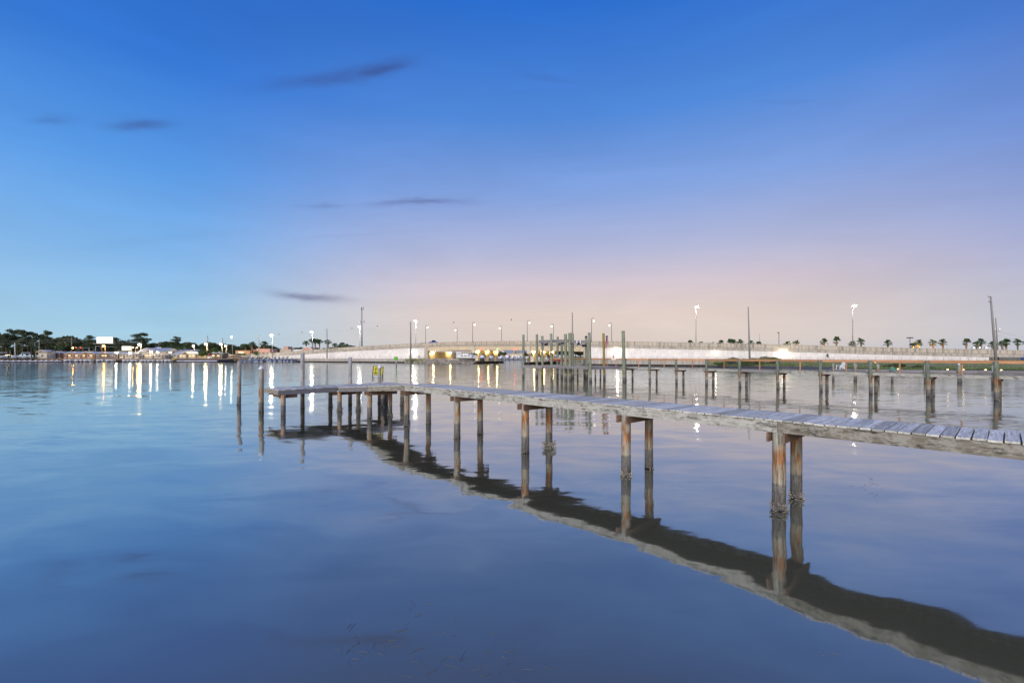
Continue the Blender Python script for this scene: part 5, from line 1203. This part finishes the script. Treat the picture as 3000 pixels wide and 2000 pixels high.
# ------------------------------------------------------------------ boats
def jetski_proto():
    o = thing('jet_ski', 'x', 'jet ski', (0, 0, 0)); mb = MB()
    vs = []; N_ = 7
    for i in range(N_):
        k = i / (N_ - 1); y = -1.5 + 3.0 * k; w_ = .58 * (1 - max(0, k - .55) ** 2 * 4.2); zt = .42 + .25 * math.sin(k * 2.6)
        vs += [(-w_ * .55, y, .0), (-w_, y, .3), (-w_ * .7, y, zt), (w_ * .7, y, zt), (w_, y, .3), (w_ * .55, y, 0)]
    fs = [(i * 6 + j, i * 6 + (j + 1) % 6, (i + 1) * 6 + (j + 1) % 6, (i + 1) * 6 + j) for i in range(N_ - 1) for j in range(6)] + [(0, 1, 2, 3, 4, 5), tuple((N_ - 1) * 6 + j for j in (5, 4, 3, 2, 1, 0))]
    mb.add(vs, fs, 0, False); mb.m = [1 if (i < 36 and i % 6 in (0, 4, 5)) else 0 for i in range(len(fs))]; lobj(mb, 'hull', ('hull_white', 'canvas_black'), o)
    mb = MB(); mb.xprism([(-1.2, .6), (.1, .62), (.1, .85), (-.5, .95), (-1.15, .8)], -.22, .22); lobj(mb, 'seat', 'canvas_black', o)
    mb = MB(); mb.xprism([(.1, .6), (1.1, .6), (.55, 1.05), (.25, 1.05)], -.3, .3); lobj(mb, 'cowl', 'hull_white', o)
    mb = MB(); mb.tube([(-.4, .15, 1.15), (0, .25, 1.05), (.4, .15, 1.15)], .04, 6); lobj(mb, 'handlebar', 'canvas_black', o)
    mb = MB(); mb.tube([(0, 0, -.1), (.0, .0, .02)], [.7, .6], 8); lobj(mb, 'keel_float', 'canvas_black', o); return o
def place(proto, i, x, y, z, rz, label, grp, sc=1):
    o = proto if i == 0 else copy_tree(proto); o.location = (x, y, z); o.rotation_euler = (0, 0, rz); o.scale = (sc, sc, sc); o['label'] = label; o['group'] = grp; return o
jp = jetski_proto()
for i, px in enumerate((10, 26, 43, 60, 76, 92, 108, 125, 139, 156, 171)):
    place(jp, i, PX(px, 249), 249, .15, rad(180 - 40 + R.uniform(-8, 8)), '%s white jet ski from the left in the row at far left' % ORD[i], 'white jet skis in a row at the far left', 1.0)
jb = jetski_proto()
for ch_ in jb.children:
    if ch_.name.startswith('cowl'): ch_.data.materials[0] = MAT['canvas_blue']
for i in range(14):
    px = 528 + i * 10.2; place(jb, i, PX(px, 249), 249, .15, rad(130 + R.uniform(-15, 15)), '%s blue and white water scooter counted rightward from the yellow-board piling' % ORD[i], 'blue and white water scooters in a row', 1.05)
def pontoon_proto(canopy='canvas_navy', hull='hull_white', slide=False):
    o = thing('pontoon_boat', 'x', 'boat', (0, 0, 0)); L_ = 7.0; w_ = 2.6
    for s_ in (-1, 1): mb = MB(); mb.tube([(s_ * 1.0, -3.5, .22), (s_ * 1.0, 3.0, .22), (s_ * 1.0, 3.6, .45)], [.32, .32, .08], 10); lobj(mb, 'pontoon', 'galv', o)
    mb = MB(); mb.box((0, 0, .6), (w_, L_, .14)); lobj(mb, 'deck', 'canvas_tan', o)
    for s_ in (-1, 1): mb = MB(); mb.box((s_ * (w_ / 2 - .05), .1, 1.05), (.06, L_ - .4, .72)); lobj(mb, 'side_panel', hull, o)
    for y_ in (-L_ / 2 + .1, L_ / 2 - .1): mb = MB(); mb.box((0, y_, 1.05), (w_, .06, .72)); lobj(mb, 'end_panel', hull, o)
    mb = MB(); mb.box((0, -3.75, .75), (.42, .5, .75)); mb.box((0, -3.75, .2), (.16, .2, .6)); lobj(mb, 'outboard_motor', 'galv', o)
    mb = MB(); mb.xprism([(-2.5, 1.0), (-1.2, 1.0), (-1.2, 1.35), (-2.5, 1.35)], -1.1, -.5); mb.box((.7, 1.2, 1.2), (.8, 2.2, .5)); lobj(mb, 'seats', 'cream_paint', o)
    mb = MB()
    for s_ in (-1, 1):
        for y_ in (-2.6, 1.4): mb.beam((s_ * 1.2, y_, 1.3), (s_ * 1.15, y_ + (.3 if y_ < 0 else -.3), 2.85), .05, .05)
    lobj(mb, 'bimini_frame', 'galv', o)
    mb = MB(); mb.xprism([(-2.9, 2.78), (-2.0, 2.95), (.8, 2.98), (1.6, 2.8), (.8, 2.9), (-2.0, 2.87)], -1.3, 1.3); lobj(mb, 'canopy', canopy, o)
    if slide:
        for c_ in list(o.children):
            if c_.name.startswith(('canopy', 'bimini')): bpy.data.objects.remove(c_)
        mb = MB(); mb.box((0, -.8, 2.8), (2.5, 3.4, .12))
        for s_ in (-1, 1):
            for y_ in (-2.4, .8): mb.beam((s_ * 1.2, y_, .65), (s_ * 1.2, y_, 2.8), .08, .08); mb.beam((s_ * 1.2, y_, 2.8), (s_ * 1.2, y_, 3.6), .05, .05)
            mb.beam((s_ * 1.2, -2.4, 3.6), (s_ * 1.2, .8, 3.6), .05, .05)
        lobj(mb, 'upper_deck', 'canvas_white', o)
        vs = []; fs = []
        for i in range(9):
            k = i / 8; y = .9 + 2.6 * k; z_ = 3.3 - 2.5 * (math.sin(k * 1.57) * .55 + k * .45); vs += [(-1.5, y, z_ + .4), (-1.4, y, z_ - .45), (-.5, y, z_ - .45), (-.4, y, z_ + .4)]
        for i in range(8): fs += [(i * 4 + j, i * 4 + j + 1, i * 4 + j + 5, i * 4 + j + 4) for j in range(3)]
        mb = MB(); mb.add(vs, fs, 0, True); lobj(mb, 'slide', 'hull_white', o)
    return o
pb = pontoon_proto()
for i, (a, b_) in enumerate(((188.5, 215), (221, 246), (248, 272), (285, 308), (313, 336), (361, 382), (385, 406), (412, 433), (435, 455), (462, 482), (485, 503))):
    place(pb, i, PX((a + b_) / 2, 246.5), 246.5, 0, rad(38 - (a / 40)), '%s white pontoon boat from the left in the stern-out row' % ORD[i], 'white pontoon boats moored stern out', 1.0 + (27 - 20 > 5 and i < 5) * .08)
pt_ = pontoon_proto('canvas_blue', 'canvas_blue', True)
for i, px in enumerate((752, 765, 790, 803, 820, 832, 843, 855)):
    place(pt_, i, PX(px - 3, 246.5), 246.5, 0, rad(62 + R.uniform(-8, 8)), '%s double-deck pontoon boat with a white water slide from the left' % ORD[i], 'double-deck pontoon boats with white slides', 1.02)
pl_ = pontoon_proto('canvas_blue', 'canvas_blue')
for i, px in enumerate((712, 725, 738)): place(pl_, i, PX(px, 247), 247, 0, rad(20), '%s plain blue pontoon boat from the left between the tiki hut and slide boats' % ORD[i], 'plain blue pontoon boats', .8)
pc = pontoon_proto('canvas_white')
for i, (px, lb) in enumerate(((8, 'pontoon boat with a grey canopy raised on a lift at the left edge'), (45, 'open white pontoon boat raised on a lift'), (76, 'large roofed pontoon boat raised on a lift right of the three orange lamps'))):
    o = place(pc, i, PX(px, 253), 253, 1.9, rad(50), lb, 'pontoon boats raised on lifts', 1.15)
    if i == 1: [bpy.data.objects.remove(c_) for c_ in list(o.children) if c_.name.startswith(('canopy', 'bimini'))]
o = thing('lift_lamps', 'row of three orange lamps between the lifted boats', 'light', (PX(27, 254), 254, 2.5))
for px in (23, 27.5, 32): lamp_ball((PX(px, 254), 253, HY(1039.5, 254)), .14, 'lamp_deck', o)
# covered boat
mb = MB(); x = PX(661, 247); mb.xprism([(244.8, .1), (244.4, .7), (245.3, 1.2), (247.6, 1.55), (249.2, 1.0), (249.4, .3)], x - 3.0, x + 3.0); tag(mb.obj('covered_boat', MAT['canvas_black'], org=(x, 247, 0)), 'boat under a black cover left of the tiki hut', 'boat')

# yachts and background seen through the bridge
def yacht(px, z, L_, H_, label, rz=90, fly=True, hull='hull_white'):
    o = thing('motor_yacht', label, 'boat', (PX(px, z), z, 0), 'motor boats in the marina beyond the bridge'); vs = []; N_ = 7
    for i in range(N_):
        k = i / (N_ - 1); y = -L_ / 2 + L_ * k; w_ = L_ * .15 * (1 - max(0, k - .45) ** 2 * 3.2); fb = H_ * (.32 + .14 * k)
        vs += [(-w_ * .6, y, -.2), (-w_, y, fb), (w_, y, fb), (w_ * .6, y, -.2)]
    fs = [(i * 4 + j, i * 4 + (j + 1) % 4, (i + 1) * 4 + (j + 1) % 4, (i + 1) * 4 + j) for i in range(N_ - 1) for j in range(4)] + [(0, 1, 2, 3), tuple((N_ - 1) * 4 + j for j in (3, 2, 1, 0))]
    mb = MB(); mb.add(vs, fs); lobj(mb, 'hull', hull, o); w_ = L_ * .115
    mb = MB(); mb.xprism([(-L_ * .32, H_ * .34), (L_ * .22, H_ * .4), (L_ * .08, H_ * .66), (-L_ * .32, H_ * .66)], -w_, w_); lobj(mb, 'cabin', 'hull_white', o)
    for s_ in (-1, 1):
        for k in range(3): mb = MB(); mb.box((s_ * (w_ + .015), -L_ * .24 + k * L_ * .12, H_ * .55), (.05, L_ * .085, H_ * .10)); lobj(mb, 'window', 'dark_glass', o)
    if fly: mb = MB(); mb.xprism([(-L_ * .2, H_ * .66), (L_ * .02, H_ * .66), (-L_ * .02, H_ * .8), (-L_ * .2, H_ * .8)], -w_ * .8, w_ * .8); mb.box((0, -L_ * .1, H_ * .98), (w_ * 1.6, L_ * .2, .1)); [mb.beam((s_ * w_ * .7, y_, H_ * .8), (s_ * w_ * .7, y_, H_ * .98), .06, .06) for s_ in (-1, 1) for y_ in (-L_ * .18, -L_ * .03)]; lobj(mb, 'flybridge', 'hull_white', o)
    mb = MB(); mb.tube([(0, -L_ * .1, H_ * .9), (0, -L_ * .12, H_ * 1.35)], [.06, .02], 5); lobj(mb, 'antenna', 'white_paint', o)
    o.rotation_euler = (0, 0, rad(rz)); return o
ylist = [(1356, 330, 22, 6.3, 80), (1374, 345, 18, 5.6, 75), (1395, 352, 14, 4.3, 20), (1413, 360, 15, 4.6, 160), (1438, 372, 12, 3.9, 150), (1452, 375, 12, 4.0, 40), (1468, 372, 12, 3.8, 155), (1487, 374, 13, 4.4, 150), (1503, 374, 12, 3.9, 150), (1519, 374, 13, 4.3, 150), (1532, 374, 11, 3.4, 150), (1588, 378, 12, 4.0, 90)]
for i, (px, z, L_, H_, rz) in enumerate(ylist): yacht(px, z, L_, H_, '%s white motor boat from the left beyond the bridge' % ORD[i], rz)
yacht(1640, 300, 15, 4.2, 'red and white boat glimpsed behind the boat lift pilings', 95, True, 'red_paint')
md = thing('far_marina_dock', 'dark marina dock with posts beyond the bridge piers', 'dock', (PX(1510, 366), 366, 0))
mb = MB(); mb.box((PX(1500, 366), 366, .5), (62, 1.4, .3)); mb.obj('deck', MAT['wet_dark'], md, org=(PX(1500, 366), 366, .5))
for i in range(18): xx = PX(1412 + i * 11.5, 366); mb = MB(); mb.tube([(xx, 365.6, -.5), (xx, 365.6, 3.0 + R.uniform(-.5, .5))], .14, 6); mb.obj('piling', MAT['wet_dark'], md, org=(xx, 366, 0))
gable_house(1478, 1534, 410, 1034, 1022, 14, 'cream_paint', 'pale marina building with a grey roof and pointed gable seen under the bridge', nwin=6, dormers=((1511, 16, 1023),))
gable_house(1536, 1600, 412, 1037, 1026, 14, 'tan_stucco', 'long marina building with a grey roof between the two piers', nwin=6)
o = flat_building(1352, 1384, 400, 1021, 10, 'cream_paint', 'cream marina building with red letter shapes seen under the left span', 5)
for i in range(7): mb = MB(); mb.box((PX(1357 + i * 3.1, 399.8), 399.8, HY(1025.8, 400)), (.32 if i % 2 else .6, .12, 1.3)); mb.obj('letter_block', MAT['sign_red'], o, org=(PX(1357 + i * 3.1, 399.8), 399.8, 8))
z = 335; o = thing('shop_sign', 'blue panel sign with a white border under the left span', 'sign', (PX(1348, z), z, HY(1027, z))); mb = MB(); mb.box((PX(1348, z), z, HY(1027, z)), (2.7, .2, 1.5)); mb.obj('border', MAT['white_paint'], o, org=(PX(1348, z), z, 7)); mb = MB(); mb.box((PX(1348, z), z - .12, HY(1027, z)), (2.2, .04, .85)); mb.obj('face', MAT['blue_paint'], o, org=(PX(1348, z), z, 7)); mb = MB(); mb.tube([(PX(1348, z), z + .2, G), (PX(1348, z), z + .2, HY(1027, z))], .12, 6); mb.obj('post', MAT['galv'], o, org=(PX(1348, z), z, G))
for i, (px, yt) in enumerate([(1388, 1026), (1422, 1028), (1446, 1030), (1464, 1027), (1476, 1030), (1540, 1028), (1606, 1022), (1618, 1018), (1632, 1016), (1645, 1014), (1660, 1016), (1672, 1015), (1686, 1014), (1700, 1016), (1714, 1015), (1730, 1014)]):
    z = 402 if px < 1600 else 330; z = z if px < 1600 else R.uniform(300, 340)
    if px >= 1600: z = R.uniform(392, 404)
    hh = HY(yt, z) - G; tree('broadleaf_tree', OAKS[i % 4], PX(px, z), z, G, hh / 9.2, '%s dark tree from the left seen beneath the bridge deck' % ORD[i], 'tree', 'trees beyond the bridge opening', sxy=max(.55, hh / 9) * .95)
# ------------------------------------------------------------------ vehicles and people
def car(x, y, z, rz, label, paint, truck=False, sc=1):
    o = thing('parked_car' if not truck else 'pickup_truck', label, 'car' if not truck else 'truck', (x, y, z)); mb = MB()
    mb.xprism([(-2.2, .35), (2.2, .35), (2.25, .85), (1.2, 1.0), (-2.2, .98)], -.88, .88); lobj(mb, 'body', paint, o)
    pr = [(-1.7, .98), (.95, .99), (.35, 1.5), (-1.2, 1.5)] if not truck else [(-.4, .98), (1.1, .99), (.6, 1.65), (-.3, 1.65)]
    mb = MB(); mb.xprism(pr, -.78, .78); lobj(mb, 'cabin', 'dark_glass', o)
    mb = MB(); mb.box((0, (pr[2][0] + pr[3][0]) / 2, pr[2][1] + .03), (1.4, pr[2][0] - pr[3][0], .05)); lobj(mb, 'roof', paint, o)
    for sx1 in (-1, 1):
        for yy in (-1.4, 1.4): mb = MB(); mb.tube([(sx1 * .78, yy, .34), (sx1 * .92, yy, .34)], .34, 12); w_ = lobj(mb, 'wheel', 'tyre', o)
        mb = MB(); mb.box((sx1 * .65, -2.22, .8), (.3, .06, .16)); lobj(mb, 'taillight', 'red_paint', o)
    o.rotation_euler = (0, 0, rz); o.scale = (sc,) * 3; return o
s = s_at(1254); p_ = off(s + 1, -2.6); tg = pat(s)[2]; car(p_.x, p_.y, pat(s)[1] - .35, math.atan2(tg.y, tg.x) - math.pi / 2, 'blue pickup truck on the bridge beside the first hook-arm lamp', 'blue_paint', True)
s = s_at(1226); p_ = off(s, -4.0); car(p_.x, p_.y, pat(s)[1] - 1.15, math.atan2(tg.y, tg.x) - math.pi / 2, 'dark car roof showing above the left parapet', 'canvas_navy')
p_ = off(s_at(2996), 1.2); car(p_.x + 1, p_.y, 1.96, rad(90), 'dark blue car parked at the far right below the ramp', 'blue_paint')
def person(x, y, z, rz, label, shirt, trousers, hair=True, step=.12):
    o = thing('person', label, 'person', (x, y, z))
    V = [(0, 0, .95), (0, 0, 1.2), (0, 0, 1.42), (0, 0, 1.52), (0, .01, 1.66), (-.19, 0, 1.40), (-.26, .02, 1.12), (-.25, .08, .86), (.19, 0, 1.40), (.26, .02, 1.12), (.25, .08, .86),
         (-.1, 0, .90), (-.11, step, .50), (-.11, step * .7, .06), (-.11, step * .7 + .15, .03), (.1, 0, .90), (.11, -step, .50), (.11, -step * 1.4, .06), (.11, -step * 1.4 + .15, .03)]
    Ed = [(0, 1), (1, 2), (2, 3), (3, 4), (2, 5), (5, 6), (6, 7), (2, 8), (8, 9), (9, 10), (0, 11), (11, 12), (12, 13), (13, 14), (0, 15), (15, 16), (16, 17), (17, 18)]
    RR = [.15, .14, .15, .06, .10, .07, .05, .035, .07, .05, .035, .10, .07, .05, .04, .10, .07, .05, .04]
    me = bpy.data.meshes.new('body'); me.from_pydata(V, Ed, []); b_ = mobj('body', me, o)
    md_ = b_.modifiers.new('s', 'SKIN'); me.skin_vertices[0].data[0].use_root = True
    for i, r_ in enumerate(RR): me.skin_vertices[0].data[i].radius = (r_, r_ * .8)
    b_.modifiers.new('u', 'SUBSURF').levels = 1
    bpy.context.view_layer.update(); nm = bpy.data.meshes.new_from_object(b_.evaluated_get(bpy.context.evaluated_depsgraph_get())); b_.modifiers.clear(); b_.data = nm; nm.materials.clear()
    for k in ('skin', shirt, trousers): nm.materials.append(MAT[k])
    for pl in nm.polygons: c_ = pl.center; pl.material_index = 2 if c_.z < .98 and abs(c_.x) < .21 else (1 if c_.z < 1.47 and not (abs(c_.x) > .2 and c_.z < 1.05) else 0)
    if hair: mb = MB(); mb.ball((0, -.015, 1.72), .112, 8, sc=(.95, 1.05, .8)); lobj(mb, 'hair', 'dark_hair', o)
    o.rotation_euler = (0, 0, rz); return o
for px, d_, rz, lb, a, b_ in ((1210, 2.4, 1.0, 'man in a tan shirt standing at the railing left of the bridge opening', 'cloth_tan', 'cloth_grey'), (1235.5, 2.2, 2.4, 'left one of two dark clothed people near the bridge abutment', 'cloth_dark', 'cloth_dark'),
                          (1240.5, 2.5, -1.2, 'right one of two dark clothed people near the bridge abutment', 'cloth_grey', 'cloth_dark'), (1802, 2.2, .4, 'person in an orange shirt on the path under the right wall light', 'cloth_orange', 'cloth_grey')):
    p_ = off(s_at(px), d_); person(p_.x, p_.y, 1.96, rz, lb, a, b_)

# floating bits on the near water
def wpt(px, py): z = F * CH / (py - HOR); return PX(px, z), z
mb = MB()
for (cx, cy, sx1, sy1, n_) in ((2540, 1418, 45, 28, 26), (1130, 1900, 160, 90, 26), (1390, 1940, 160, 60, 22), (1220, 1800, 110, 50, 8), (2450, 1900, 60, 40, 4)):
    for _ in range(n_):
        x, y = wpt(cx + R.gauss(0, sx1 * .6), max(1200, cy + R.gauss(0, sy1 * .6))); a = R.uniform(0, 3.14); L_ = R.uniform(.015, .10) * (1 if cy > 1500 else .5); w_ = R.uniform(.0006, .0016)
        b_ = a + R.uniform(-.6, .6); p0 = (x, y); p1 = (x + math.cos(a) * L_, y + math.sin(a) * L_); p2 = (p1[0] + math.cos(b_) * L_, p1[1] + math.sin(b_) * L_)
        for q0, q1 in ((p0, p1), (p1, p2)): mb.beam((q0[0], q0[1], .003), (q1[0], q1[1], .003), w_ * 2, .003)
tag(mb.obj('floating_straw', MAT['straw']), 'thin floating bits of straw and foam on the near water', 'debris', kind='stuff')
